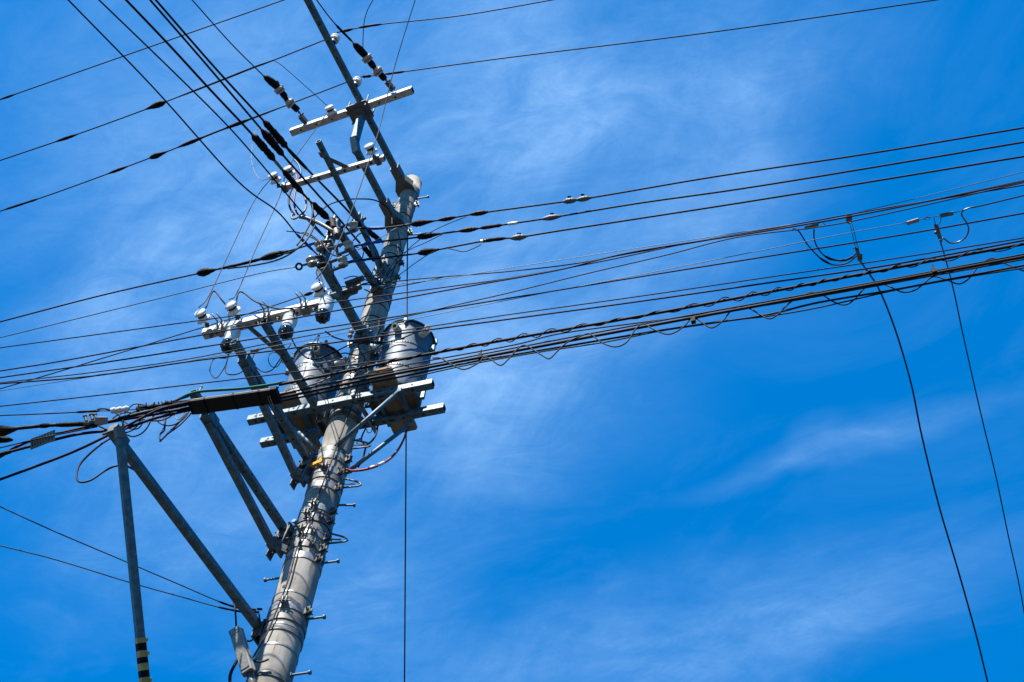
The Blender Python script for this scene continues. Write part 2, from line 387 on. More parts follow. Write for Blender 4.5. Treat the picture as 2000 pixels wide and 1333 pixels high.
def step_loop(y, deg):
    z = zpole(y); r = prad(z); d = radial(deg); t = d.cross(Z_); p = AX(z)
    pts = [p + d * (r - .01) + Z_ * .06, p + d * (r + .10) + Z_ * .035 + t * .01, p + d * (r + .13) + Z_ * .0, p + d * (r + .11) - Z_ * .035, p + d * (r - .01) - Z_ * .03]
    pts = [p + d * (r - .01) + Z_ * .07, p + d * (r + .085) + Z_ * .03, p + d * (r + .125) - Z_ * .0, p + d * (r + .115) - Z_ * .022, p + d * (r - .01) - Z_ * .03]; b = MB().tube(cr(pts, 2), .0065, 8); b.tube([p + d * (r - .01) + Z_ * .012, p + d * (r + .085) + Z_ * .0], .005, 6); b.build('step_loop', GALV2, pole)
for y, dg in ((872, 105), (948, 105), (1056, 105)): step_loop(y, dg)
for y, dg in ((1170, 0), (1232, -32), (1308, -28), (735, 60)):
    b = MB(); z = zpole(y); d = radial(dg); b.cyl(AX(z) + d * (prad(z) - .01), AX(z) + d * (prad(z) + .0025), .012, n=12); b.build('plugged_hole', DARK, pole)
# small orange marker
zz = zpole(930); d = radial(-8); t = d.cross(Z_)
b = MB(); b.box(AX(zz) + d * (prad(zz) + .02), t, Z_, d, .045, .014, .012); b.box(AX(zz) + d * (prad(zz) + .022) + t * .04 * (1 if t.dot(B_) > 0 else -1), t, Z_, d, .014, .026, .013)
b.build('orange_marker', ORANGE, pole)
# earth wire running down the face
q = []
for y, dg in ((760, 48), (800, 50), (850, 44), (900, 38), (940, 34), (1000, 26), (1040, 22), (1100, 12), (1160, 14), (1220, 8), (1270, 0), (1300, -16), (1318, -40)):
    z = zpole(y); q.append(AX(z) + radial(dg) * (prad(z) + .024))
tag(MB().tube(cr(q, 6), .0050, 8).build('earth_wire', mat('earth_wire_sheath', (.030, .022, .026), .65, spec=.15)), 'dark lead running down the sunlit face of the concrete pole', 'cable')

# ================================================================ ARMS
def arm(label, z, u1, u0=.09, half=.034, v=0.0, holes=True, group='square steel arms reaching out from the pole', gusset=False, extra=None, yaw=0.0, brace=None, collar=None, name='pole_arm'):
    ax = (A_ * math.cos(yaw) + B_ * math.sin(yaw)); sx = Z_.cross(ax).normalized()
    root = thing(name, label, 'steel arm', L(u0, v, z), group)
    p0 = L(0, v, z) + ax * u0; p1 = L(0, v, z) + ax * u1
    b = MB(); b.prism(p0, p1, sx, Z_, half, half, 0, half * .22, False, True)
    if holes:
        k = u0 + .18
        while k < u1 - .03:
            c = L(0, v, z) + ax * k
            b.cyl(c - Z_ * (half + .0015), c - Z_ * (half - .001), .0085, n=10, m=1)
            k += .16
        k = u0 + .3
        while k < u1 - .05:
            c = L(0, v, z) + ax * k
            for sg in (-1, 1): b.cyl(c + sx * sg * (half + .0015), c + sx * sg * (half - .001), .007, n=8, m=1)
            k += .31
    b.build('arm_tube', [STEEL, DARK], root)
    if gusset:
        c = MB(); zb = z - half - .006; rr = prad(z)
        pts = [(.01 + rr, -.085), (.10 + rr, -half - .012), (.22 + rr, -half - .012), (.22 + rr, half + .012), (.10 + rr, half + .012), (.01 + rr, .085), (.03, .085), (.03, -.085)]
        i0 = len(c.v)
        for dz in (0, -.007): c.v += [L(p[0], p[1] + v, zb + dz) for p in pts]
        n = len(pts); c.face(range(i0 + n - 1, i0 - 1, -1)); c.face(range(i0 + n, i0 + 2 * n))
        for i in range(n): c.face((i0 + i, i0 + (i + 1) % n, i0 + n + (i + 1) % n, i0 + n + i))
        for sg in (-1, 1): # upright flanges flaring to the pole
            f = [(.22 + rr, half + .012, 0), (.10 + rr, half + .012, 0), (.01 + rr, .085, 0), (.01 + rr, .085, .075), (.10 + rr, half + .012, .075), (.22 + rr, half + .012, .075)]
            j0 = len(c.v)
            for th in (0, .006): c.v += [L(p[0], sg * (p[1] - th) + v, zb + p[2] + .001) for p in f]
            for aa, bb, cc2, dd in ((0, 1, 4, 5), (1, 2, 3, 4)): c.face((j0 + aa, j0 + bb, j0 + cc2, j0 + dd)); c.face((j0 + 6 + aa, j0 + 6 + dd, j0 + 6 + cc2, j0 + 6 + bb))
            for i in range(6): c.face((j0 + i, j0 + (i + 1) % 6, j0 + 6 + (i + 1) % 6, j0 + 6 + i))
        for sg in (-1, 1):
            for uu in (.13 + rr, .19 + rr): c.cyl(L(uu, sg * (half + .004) + v, zb - .012), L(uu, sg * (half + .004) + v, zb + .09), .006, n=8); 
        c.build('clamp_bracket', GALV2, root)
        MB().band(AX(z + .0), rr + .003, .06, .006).build('clamp_band', STEEL2, root)
    else:
        c = MB(); rr = prad(z)
        if abs(v) < .06:
            c.box(L(rr + .02, v, z), B_, Z_, A_, half + .022, half + .03, .035)
            for sg in (-1, 1): c.cyl(L(rr + .02, sg * (half + .02) + v, z + .02), L(rr + .02, sg * (half + .05) + v, z + .02), .009, n=6, sm=False)
        else:       # arm bolted to the flank of the pole
            c.box(L(u0 + .06, v + half + .004, z - .01), A_, Z_, B_, .10, half + .04, .004)
            c.box(L(u0 + .06, v - half - .004, z - .01), A_, Z_, B_, .10, half + .04, .004)
            c.box(L(u0 + .15, v, z - .015), B_, Z_, A_, half + .008, half + .03, .004)
            for uu in (u0, u0 + .1): c.cyl(L(uu, v - half - .03, z - .02), L(uu, v + half + .06, z - .02), .008, n=8)
        c.band(AX(z + .03), rr + .002, .045, .005)
        c.band(AX(z - .06), rr + .002, .035, .005)
        c.build('clamp_bracket', GALV2, root)
    if brace:  # (u on the arm, height drop at the pole, half size)
        bu, dz, bh = brace
        s0 = L(bu, v, z - half - bh * .9); s1 = L(u0 + .21, v, z - dz)
        dd = (s1 - s0).normalized(); nn = B_.cross(dd).normalized()
        c = MB(); c.prism(s0, s1, B_, nn, bh, bh, 0, bh * .2, True, False); c.build('brace', [STEEL, DARK], root)
        c = MB(); c.box(L(bu + .0, v, z - .012), B_, Z_, A_, half + .008, half + .016, .05)
        c.build('collar', STEEL, root)
        zb = z - dz; f = AX(zb); hd = Vector((s1.x - f.x, s1.y - f.y, 0)).normalized(); tg_ = hd.cross(Z_)
        c = MB(); c.box(s1 + Z_ * .012, B_, Z_, A_, bh + .006, .030, .03)
        c.prism(s1 + Z_ * .01, f + hd * (prad(zb) - .01), tg_, Z_, .010, .032, 0, .003)
        g2 = L(u0 + .17, v + half + .012, zb - .06); c.prism(g2, L(u0 + .12, v + half + .012, z + .045), B_, A_, .006, .032, 0, .002); c.prism(g2 - B_ * (2 * half + .024), L(u0 + .12, v - half - .012, z + .045), B_, A_, .004, .030, 0, .002)
        c.prism(L(u0 + .14, v, z), AX(z) + hd * (prad(z) - .01), tg_, Z_, .010, .030, 0, .003)
        for zz_ in (zb, z - .5 * dz, z - .01): c.cyl(L(u0 + .15, v - half - .035, zz_), L(u0 + .15, v + half + .05, zz_), .007, n=8)
        c.band(AX(z - dz), prad(z - dz) + .002, .045, .005); c.build('brace_bracket', GALV2, root)
    if extra: extra(root)
    return root
# topmost long arm
arm('topmost and longest steel arm, running from the pole top out of the upper edge', 12.76, 2.9, u0=.10, half=.026, gusset=True)
# second arm with a riser carrying the upper crossarm
def riser(root):
    b = MB(); h = .030
    b.prism(L(.80, 0, 12.085), L(.885, 0, 12.20), B_, (A_ * .83 - Z_ * .55), h, h * 1.05, 0, .006)
    b.prism(L(.865, 0, 12.16), L(.89, 0, 12.60), B_, A_, h, h, 0, .006); b.build('riser', STEEL, root)
    c = MB(); c.box(L(.92, -.01, 12.648), B_, A_, Z_, .10, .085, .005); c.box(L(.91, -.01, 12.62), B_, A_, Z_, .045, .05, .02)
    for sv in (-.1, .08):
        for su in (-.06, .06): c.cyl(L(.92 + su, sv, 12.59), L(.92 + su, sv, 12.80), .007, n=8)
    c.build('mounting_plate', GALV2, root)
arm('steel arm second from the top, bent upward at its end under the upper crossarm', 12.11, .82, u0=.09, half=.027, gusset=True, extra=riser)
def thin_brace(root):
    b = MB(); b.prism(L(.60, .05, 11.36), L(.11, .06, 11.10), B_, Z_, .006, .022, 0, .002); b.build('flat_brace', GALV2, root)
    b = MB(); b.prism(L(1.20, .035, 11.27), L(.99, .17, 11.33), B_, A_, .006, .022, 0, .002); b.build('knee_brace', GALV2, root)
    b = MB(); b.box(L(.55, 0.02, 11.32), B_, Z_, A_, .045, .05, .02); b.cyl(L(.55, -.05, 11.34), L(.55, .09, 11.34), .012, n=8); b.build('clamp', STEEL, root)
arm('slim steel arm with a knee brace, behind the middle slotted crossarm', 11.29, 1.30, half=.020, v=.025, yaw=R(1.9), extra=thin_brace)
arm('short steel arm above the spool insulator rack, ending beside a taped cable clamp', 10.99, .74, half=.026, v=.04, yaw=R(-4.8))
def fin(root):
    b = MB()
    for z in (10.62, 10.50): b.box(L(.50, .13, z - .18), B_, A_, Z_, .075, .02, .008); b.box(L(.48, .11, z - .20), B_, A_, Z_, .06, .006, .02)
    b.build('side_fin', GALV2, root)
arm('broad steel arm under the spool insulator rack, reaching the pole above the transformers', 10.31, .76, v=.03, half=.031, extra=fin)
arm('steel arm carrying the fuse crossarm, passing in front of the left transformer', 9.43, .93, u0=-.06, v=-.155, half=.025)
arm('braced steel arm behind the right end of the long black splice box', 8.95, 1.10, u0=-.05, v=-.16, half=.025, brace=(.93, .25, .023))
arm('braced steel arm with the green cable cover draped over its open end', 8.24, 1.23, u0=-.05, v=-.175, half=.025, brace=(1.03, .21, .023))
# lowest arm with prop post
ax10 = arm('lowest steel arm, slanting up from the pole to the banded prop post', 7.38, 1.63, u0=-.05, v=-.14, half=.024, yaw=R(-1.6), holes=False)

# prop post with hazard tape
def near_vertical(pa, xa, ya, xb, yb):
    n = ray(xa, ya).cross(ray(xb, yb)).normalized(); h = Vector((ray(xb, yb).x, ray(xb, yb).y, 0)).normalized(); d = (-Z_ + h * math.tan(R(36))); d = d - n * d.dot(n); return d.normalized()
top = Zp(233, 842, 7.30); dpost = near_vertical(top, 236, 850, 285, 1333)
foot = top + dpost * (top.z / -dpost.z)
post = thing('prop_post', 'slender steel prop post with black and yellow hazard tape, under the lowest arm', 'steel post', foot)
sx = dpost.cross(Z_).normalized(); sy = dpost.cross(sx).normalized()
sx, sy = (sx * .8 + sy * .6).normalized(), (sx * .6 - sy * .8).normalized()
MB_ = MB(); MB_.prism(top - dpost * .02, foot, sx, sy, .0205, .0205, 0, .004); MB_.build('shaft', STEEL, post)
def on_post(x, y):
    d = ray(x, y); # nearest point on the post line
    w0 = top - CAM; a_, b_, c_ = dpost.dot(dpost), dpost.dot(d.normalized()), 1.0; dn = d.normalized()
    return (b_ * dn.dot(w0) - dpost.dot(w0)) / (a_ - b_ * b_)
for i, (ya, yb) in enumerate(((1247, 1257), (1272, 1285), (1297, 1311), (1325, 1338), (1352, 1364), (1378, 1390))):
    ta, tb = on_post(275, ya), on_post(276, yb)
    b = MB(); b.prism(top + dpost * ta, top + dpost * tb, sx, sy, .0228, .0228, 0, .004)
    p = top + dpost * ((ta + tb) / 2); kx = -sy if sy.dot(RT) < 0 else sy
    if i in (0, 1, 3): b.box(p + sx * .027 * (1 if sx.dot(fw) < 0 else -1) + kx * .012, RT, UP, fw, .016, .006, .002); b.box(p + kx * .03, RT + UP * .6, UP, fw, .009, .008, .002)
    b.build('yellow_tape', YEL, post)
for ya, yb in ((1257.3, 1271.7), (1285.3, 1296.7), (1311.3, 1324.7), (1338.3, 1351.7)):
    b = MB(); b.prism(top + dpost * on_post(276, ya), top + dpost * on_post(278, yb), sx, sy, .0220, .0220, 0, .004); b.build('black_tape', TAPE, post)
b = MB(); e = Zp(222, 838, 7.35)
b.box(e + Z_ * .0 - A_ * .05, B_, Z_, A_, .026, .027, .06); b.cyl(e + B_ * -.06 + Z_ * -.02, e + B_ * .06 + Z_ * -.02, .008, n=8)
b.box(top + dpost * .01, sx, sy, dpost, .023, .023, .03); b.build('joint_bracket', GALV2, post)

# ================================================================ CROSSARMS
def crossarm(label, pa, pb, half, slots=False, extra=None, v2=None):
    d = (pb - pa).normalized(); n = Z_.cross(d).normalized()
    if n.dot(A_) < 0: n = -n
    root = thing('crossarm', label, 'crossarm', pa, 'crossarms carrying insulators')
    b = MB(); b.prism(pa, pb, n, Z_, half, half, 0, half * .18, True, True); ln = (pb - pa).length
    k = .10
    while k < ln - .05:
        c = pa + d * k; b.cyl(c - Z_ * (half + .0015), c - Z_ * (half - .001), .009 if not slots else .012, n=10, m=1)
        if slots:
            c2 = pa + d * (k + .05)
            for f in (n, ): b.box(c2 + f * (half + .0005), d, Z_, f, .026, .006, .001, 1)
        k += .15 if not slots else .11
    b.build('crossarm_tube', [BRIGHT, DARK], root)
    if extra: extra(root, pa, pb, d, n)
    return d, n
B1a, B1b = Zp(569, 259, 12.69), Zp(806, 176, 12.69)
crossarm('upper crossarm, its long side bright in the sun, holding two strain insulators', B1a, B1b, .030)
def b2x(root, pa, pb, d, n):
    for t in (.03, .94): b = MB(); c = pa.lerp(pb, t); b.box(c, n, Z_, d, .034, .034, .018); b.cyl(c - Z_ * .08 + n * .02, c + Z_ * .05 + n * .02, .007, n=8); b.build('bolt_clamp', GALV2, root)
crossarm('slim slotted crossarm in the middle, crossing in front of the slim arm', Zp(551, 368, 11.34), Zp(751, 309, 11.34), .022, True, b2x)
B4a, B4b = Zp(399, 653, 9.50), Zp(646, 590, 9.50)
def b4x(root, pa, pb, d, n):
    for t1 in (.13, .50, .79):
        b = MB()
        for t in (t1, t1 + .035):
            c = pa.lerp(pb, t)
            b.tube([c + n * .036 - Z_ * .02, c + n * .06 + Z_ * .02 , c + n * .115 + Z_ * .04 - d * .02], .006, 6)
            b.box(c, n, Z_, d, .039, .039, .006)
        b.box(pa.lerp(pb, t1 + .017) - Z_ * .042, d, n, Z_, .024, .03, .004); b.build('u_bolt', STEEL2, root)
    for t in (.07, .2, .45, .6, .88): b = MB(); c = pa.lerp(pb, t); b.cyl(c - Z_ * .066, c + Z_ * .05, .008, n=8); b.cyl(c - Z_ * .052, c - Z_ * .036, .015, n=6, sm=False); b.build('bolt', GALV2, root)
    b = MB(); c = pa.lerp(pb, .36); b.prism(c - Z_ * .04, L(.66, -.155, 9.40), d, Z_.cross(d), .018, .006, 0, .002); b.build('knee_brace', GALV2, root)
d4, n4 = crossarm('lower crossarm carrying three white fuse cutouts left of the pole', B4a, B4b, .031, False, b4x)

# vertical rack with spool insulators
rack = thing('spool_rack', 'upright steel channel holding the small grey spool insulators', 'rack', L(.70, 0, 10.55))
b = MB(); b.prism(L(.745, -.01, 10.36), L(.745, -.01, 11.00), B_, A_, .035, .028, 0, .005, True, True)
for z in (10.42, 10.58, 10.76, 10.92): b.box(L(.778, -.01, z), B_, Z_, A_, .012, .03, .004)
b.build('channel', [STEEL, DARK], rack)
b = MB(); b.cyl(L(.784, -.005, 10.32), L(.784, -.005, 11.06), .010, n=10); b.build('long_bolt', STEEL2, rack)

# ================================================================ INSULATORS
def make_pin(label):
    """pin insulator standing on a bolt; local z = its axis"""
    root = thing('pin_insulator', label, 'insulator', (0, 0, 0), 'white pin insulators on the crossarms')
    o0 = Vector((0, 0, 0)); zz = Vector((0, 0, 1))
    b = MB(); b.cyl(zz * -.01, zz * .075, .009, n=10); b.cyl(zz * .0, zz * .02, .019, n=6, sm=False); b.cyl(zz * .0, zz * .005, .026, n=12)
    b.build('bolt', STEEL, root)
    wav = lambda k, a: .06 * math.cos(6 * a) if 1 <= k <= 4 else 0
    b = MB().lathe(o0, zz, [(.05, .012), (.048, .046), (.058, .056), (.070, .053), (.082, .036), (.090, .026), (.100, .026), (.104, .040), (.112, .046), (.126, .045), (.134, .036), (.137, .002)], 30, 0, wav)
    b.build('porcelain', WHITE, root)
    b = MB().lathe(o0, zz, [(.086, .030), (.089, .035), (.101, .035), (.104, .030)], 20); b.build('tie_wire', BLK, root)
    return root
pin = make_pin('white pin insulator at the left end of the lower crossarm')
pins = [((411, 645), .115, 9.50, 'white pin insulator at the left end of the lower crossarm'),
        ((470, 630), .0, 9.50, 'white pin insulator second from the left on the lower crossarm'),
        ((638, 594), .0, 9.50, 'white pin insulator at the right end of the lower crossarm, below the spool rack'),
        ((657, 238), .0, 12.69, 'small white pin insulator on the upper crossarm between the strain strings'),
        ((736, 316), .0, 11.34, 'white pin insulator at the right end of the middle crossarm'),
        ((549, 372), .0, 11.34, 'white pin insulator at the far left end of the middle crossarm, by a curling lead'),
        ((577, 360), .0, 11.34, 'white pin insulator on the middle crossarm, half hidden behind the taped cables')]
PINP = []
for i, ((x, y), _, z, lab) in enumerate(pins):
    base = Zp(x, y, z) + A_ * .034; s = .92 if z < 10 else .88
    mw = frame(base, A_ + Z_ * .06, B_) @ Matrix.Scale(s, 4)
    if i == 0: pin.matrix_world = mw
    else: dup(pin, lab, mw)
    PINP.append(base + A_ * .096 * s)
# line post insulators on the top arm
def on_arm(y):
    lo, hi = .3, 2.9
    for _ in range(30):
        u = (lo + hi) / 2; d = L(u, .012, 12.786) - CAM; yy = 666.5 - 2777.8 * d.dot(UP) / d.dot(fw)
        if yy > y: lo = u
        else: hi = u
    return L(u, .012, 12.786)
def make_post(label):
    root = thing('post_insulator', label, 'insulator', (0, 0, 0), 'post insulators on the top arm'); zz = Vector((0, 0, 1)); o0 = Vector()
    MB().lathe(o0, zz, [(0, .026), (.03, .026), (.035, .020), (.06, .020), (.06, .010)], 20).build('metal_base', STEEL2, root)
    MB().lathe(o0, zz, [(.05, .022), (.052, .040), (.066, .043), (.078, .040), (.082, .033), (.090, .041), (.104, .042), (.116, .037), (.120, .024), (.120, .001)], 26).build('porcelain', WHITE, root)
    MB().lathe(o0, zz, [(.118, .020), (.128, .022), (.150, .018), (.155, .012), (.155, .001)], 16).build('metal_cap', STEEL2, root)
    return root
pst = make_post('white post insulator on the topmost arm, upper one of the two')
pst.matrix_world = frame(on_arm(84), Z_ + B_ * .04)
dup(pst, 'white post insulator on the topmost arm, just above the upper crossarm', frame(on_arm(168), Z_ + B_ * .04))
dup(pst, 'post insulator at the outer end of the topmost arm', frame(L(2.7, 0, 12.79), Z_))

# strain strings
def strain(pts, z, label, lead_label):
    sp = [Zp(x, y, z) for x, y in pts]       # crossarm, clevis end, disc 1 start/end, disc 2, sleeve end, wire start
    root = thing('strain_insulator', label, 'insulator', sp[0], 'strain insulator strings on the upper crossarm')
    a, c = sp[0], sp[1]; d = (sp[-1] - sp[0]).normalized(); n = d.cross(Z_).normalized(); up = n.cross(d)
    b = MB()
    for s in (-1, 1): b.box(a.lerp(c, .45) + n * s * .014, d, up, n, (c - a).length * .48, .026, .003)
    b.box(a.lerp(c, .5) - up * .02, d, n, up, (c - a).length * .46, .017, .003)
    b.cyl(a + d * .012 - n * .03, a + d * .012 + n * .03, .009, n=8); b.cyl(c - n * .03, c + n * .03, .007, n=8); b.build('clevis', GALV2, root)
    b = MB().tube([c, sp[2]], .007, 8); b.sphere(c.lerp(sp[2], .4), .012); b.build('ball_eye', STEEL2, root)
    for (i, j) in ((2, 3), (4, 5)):
        q0, q1 = sp[i], sp[j]; ln = (q1 - q0).length; dd = (q1 - q0).normalized()
        MB().tube([q0 - dd * .02, q0, q0 + dd * ln * .45], [.024, .029, .026], 14).build('rubber_sleeve', TAPE, root)
        b = MB().lathe(q0 + dd * ln * .40, dd, [(0, .022), (.0, .042), (ln * .08, .047), (ln * .14, .045), (ln * .14, .041, 1), (ln * .21, .041, 0), (ln * .21, .045), (ln * .34, .048), (ln * .42, .042), (ln * .42, .034), (ln * .58, .020), (ln * .60, .010), (ln * .60, .001)], 26)
        b.build('porcelain_disc', [CREAM, BROWN], root)
    b = MB().tube([sp[3] - d * .02, sp[3].lerp(sp[4], .5), sp[4] + d * .01], [.024, .021, .019], 12); b.tube([sp[5] - d * .02, sp[6].lerp(sp[5], .6), sp[6].lerp(sp[5], .2), sp[6]], [.030, .034, .026, .010], 12)
    b.build('rubber_sleeve', TAPE, root)
    return root, sp
strain([(768, 176), (757, 160), (749, 152), (731, 132), (727, 127), (711, 106), (690, 84)], 12.72, 'right strain insulator string on the upper crossarm, under the thin leads', '')
r2, sp2 = strain([(599, 244), (588, 225), (579, 213), (559, 195), (555, 187), (540, 168), (515, 148)], 12.72, 'left strain insulator string on the upper crossarm, with a black bulb beside it', '')
b = MB(); b.sphere(Zp(539, 163, 12.76), .026, d=RT, sz=1.1); b.tube(cr([Zp(541, 165, 12.74), Zp(549, 176, 12.74), Zp(560, 200, 12.72)], 5), [.012] * 10 + [.006], 8); b.build('bypass_bulb', TAPE, r2)

# fuse cutouts
def make_cut(label):
    root = thing('fuse_cutout', label, 'fuse cutout', (0, 0, 0), 'three fuse cutouts hanging under the lower crossarm'); zz = Vector((0, 0, -1)); o0 = Vector()
    b = MB(); b.lathe(o0, zz, [(-.09, .012), (-.02, .012), (-.02, .030), (.0, .034), (.0, .02)], 16); b.box(Vector((0, .03, .035)), Vector((1, 0, 0)), Vector((0, 1, 0)), Vector((0, 0, 1)), .02, .03, .005); b.build('hanger', STEEL, root)
    b = MB().lathe(o0, zz, [(-.005, .02), (0, .038), (.008, .0425), (.018, .039), (.024, .0425), (.034, .0435), (.042, .039), (.048, .0425), (.056, .0435), (.066, .0385), (.085, .0375), (.135, .0375), (.14, .034)], 30)
    b.build('porcelain', WHITE, root)
    wav = lambda k, a: .07 * math.cos(9 * a) if 1 < k < 5 else 0
    b = MB().lathe(o0, zz, [(.132, .034), (.134, .0400), (.142, .0425), (.170, .0415), (.186, .034), (.190, .022), (.190, .002)], 36, 0, wav); b.cyl(zz * .188, zz * .215, .010, .006, n=10); b.build('fuse_holder', GLOSSK, root)
    for k in range(5):
        b = MB(); an = k * 1.256; b.sphere(Vector((math.cos(an) * .028, math.sin(an) * .028, -.188)), .006); b.build('contact_stud', STEEL2, root)
    return root
cut = make_cut('left white fuse cutout with black base, beside the open end of an arm')
cuts = [(460, 648, 'left white fuse cutout with black base, beside the open end of an arm'), (571, 622, 'middle white fuse cutout with black base, right of the arm with the knee brace'), (642, 590, 'right white fuse cutout with black base, at the crossarm end')]
CUTP = []
for i, (x, y, lab) in enumerate(cuts):
    p = Zp(x, y + 4, 9.44) + A_ * .022; mw = frame(p, Z_ - B_ * .02, A_) @ Matrix.Scale(1.16, 4)
    if i == 0: cut.matrix_world = mw
    else: dup(cut, lab, mw)
    CUTP.append(p - Z_ * .235)

# spool insulators in clevises
def make_spool(label):
    """local z = pin axis, local x = direction of pull"""
    root = thing('spool_insulator', label, 'insulator', (0, 0, 0), 'spool insulators on the upright rack'); zz = Vector((0, 0, 1)); X = Vector((1, 0, 0)); Y = Vector((0, 1, 0))
    b = MB()
    for s in (-1, 1): b.box(X * .055 + zz * s * .034, Y, zz, X, .018, .003, .058)
    b.box(X * .0, Y, zz, X, .018, .034, .004); b.cyl(X * .10 - zz * .048, X * .10 + zz * .048, .0065, n=8)
    for s in (-1, 1): b.cyl(X * .10 + zz * s * .037, X * .10 + zz * s * .046, .012, n=6, sm=False)
    b.build('clevis', GALV2, root)
    b = MB().lathe(X * .10 - zz * .030, zz, [(0, .012), (0, .034), (.008, .038), (.018, .034), (.024, .024), (.036, .024), (.042, .034), (.052, .038), (.060, .034), (.060, .012)], 26); b.build('spool', CREAM, root)
    return root
spl = make_spool('spool')
sps = [(668, 452, 1, 'topmost spool insulator on the right of the rack, wire with a blue sleeve'), (658, 490, 1, 'middle spool insulator on the right of the rack'), (646, 521, 1, 'lowest spool insulator on the right side of the rack'),
       (650, 478, -1, 'upper spool insulator on the left side of the rack'), (634, 508, -1, 'lower spool insulator on the left side of the rack')]
SP = []
for i, (x, y, s, lab) in enumerate(sps):
    p = Up(x, y, .77); dr = (B_ + A_ * .05 * s).normalized() if s > 0 else (-B_ * .75 + A_ * .65).normalized()
    mw = frame(p, Z_ * .8 + A_ * .6 if s > 0 else Z_ * .75 + A_ * .5 + B_ * -.2, dr)
    if i == 0: spl.matrix_world = mw; spl['label'] = lab
    else: dup(spl, lab, mw)
    SP.append(p + dr * .1)

# ================================================================ TRANSFORMERS
PD = (B_ * math.cos(R(6)) - A_ * math.sin(R(6))).normalized(); PN = Z_.cross(PD).normalized()
if PN.dot(A_) < 0: PN = -PN
TZ = 9.52
def make_tank(label):
    root = thing('transformer', label, 'transformer', (0, 0, 0), 'pair of cylindrical pole transformers'); zz = Vector((0, 0, 1)); o0 = Vector(); H = .75; r = .186
    MB().lathe(o0, zz, [(.0, r - .03), (.0, r - .006), (.012, r - .002), (.03, r), (.10, r), (H - .03, r), (H - .03, r + .004), (H, r + .004)], 56).build('tank', TANK, root)
    MB().lathe(o0, zz, [(.03, r - .028, 0), (.0, r - .03), (.03, r - .031), (.03, .001)], 40).build('underside', RUST, root)
    MB().lathe(o0, zz, [(H - .004, r), (H - .004, r + .016), (H + .006, r + .018), (H + .012, r + .012)], 56).build('gasket', GLOSSK, root)
    MB().lathe(o0, zz, [(H + .008, r + .014), (H + .018, r + .014), (H + .028, r + .004), (H + .045, r * .75), (H + .055, r * .3), (H + .056, .001)], 48).build('lid', LIDM, root)
    for dg in (20, 110, 200, 290):
        b = MB(); d = Vector((math.cos(R(dg)), math.sin(R(dg)), 0)); t = d.cross(zz)
        b.box(d * (r + .018) + zz * (H + .008), d, t, zz, .012, .012, .026); b.cyl(d * (r + .02) + zz * (H - .05), d * (r + .02) + zz * (H + .05), .006, n=8); b.build('lid_clamp', STEEL, root)
    # two side bushings pointing up and out
    for dg in (-62, 62):
        d = (Vector((math.cos(R(dg)), math.sin(R(dg)), 0)) * .9 - zz * .05).normalized(); p = d * (r - .03) + zz * (H - .10)
        b = MB().lathe(p, d, [(0, .026), (.115, .030), (.12, .030), (.12, .022), (.10, .018), (.10, .001)], 20); b.build('bushing', WHITE, root)
    b = MB().lathe(Vector((.165, .02, H - .10)), Vector((.8, .1, -.45)), [(0, .028), (.02, .028), (.095, .024), (.10, .024), (.10, .016), (.06, .015), (.06, .001)], 20); b.build('bushing', CREAM, root)
    for dg in (100, 280):
        d = Vector((math.cos(R(dg)), math.sin(R(dg)), 0)); t = d.cross(zz)
        b = MB(); b.box(d * (r + .016) + zz * (H - .14), t, d, zz, .014, .018, .035); b.build('lifting_lug', STEEL, root)
        b = MB(); b.box(d * (r + .014) + zz * .10, t, d, zz, .012, .016, .10); b.box(d * (r + .03) + zz * .17, t, d, zz, .02, .004, .03); b.build('mounting_lug', STEEL, root)
    # pale blue crescent mark
    b = MB()
    for (a0, a1, zc_, rz, th) in ((-30, 22, .50, .045, .013), (-22, 12, .455, .03, .010)):
        K = 14; i0 = len(b.v)
        for k in range(K + 1):
            t = k / K; an = R(a0 + (a1 - a0) * t); zz_ = zc_ + rz * math.sin(math.pi * t); wd = th * math.sin(math.pi * t) + .002
            for s in (-1, 1): b.v.append(Vector((math.cos(an) * (r + .0012), math.sin(an) * (r + .0012), zz_ + s * wd)))
        for k in range(K): b.face((i0 + 2 * k, i0 + 2 * k + 2, i0 + 2 * k + 3, i0 + 2 * k + 1), 0, True)
    b.build('crescent_mark', mat('pale_blue_mark', (.14, .27, .36), .45), root)
    return root
tk = make_tank('t')
TC = {}
for nm, v, u, dz, rot, lab in (('R', .335, -.04, 0, 0, 'grey transformer right of the pole, brighter of the two'), ('L', -.405, .0, .03, 22, 'grey transformer left of the pole, partly behind the fuse arm')):
    p = L(u, v, TZ + dz); ax = Matrix.Rotation(R(rot), 3, 'Z') @ A_
    mw = frame(p, Z_, ax)
    if nm == 'R': tk.matrix_world = mw; tk['label'] = lab
    else: dup(tk, lab, mw)
    TC[nm] = p
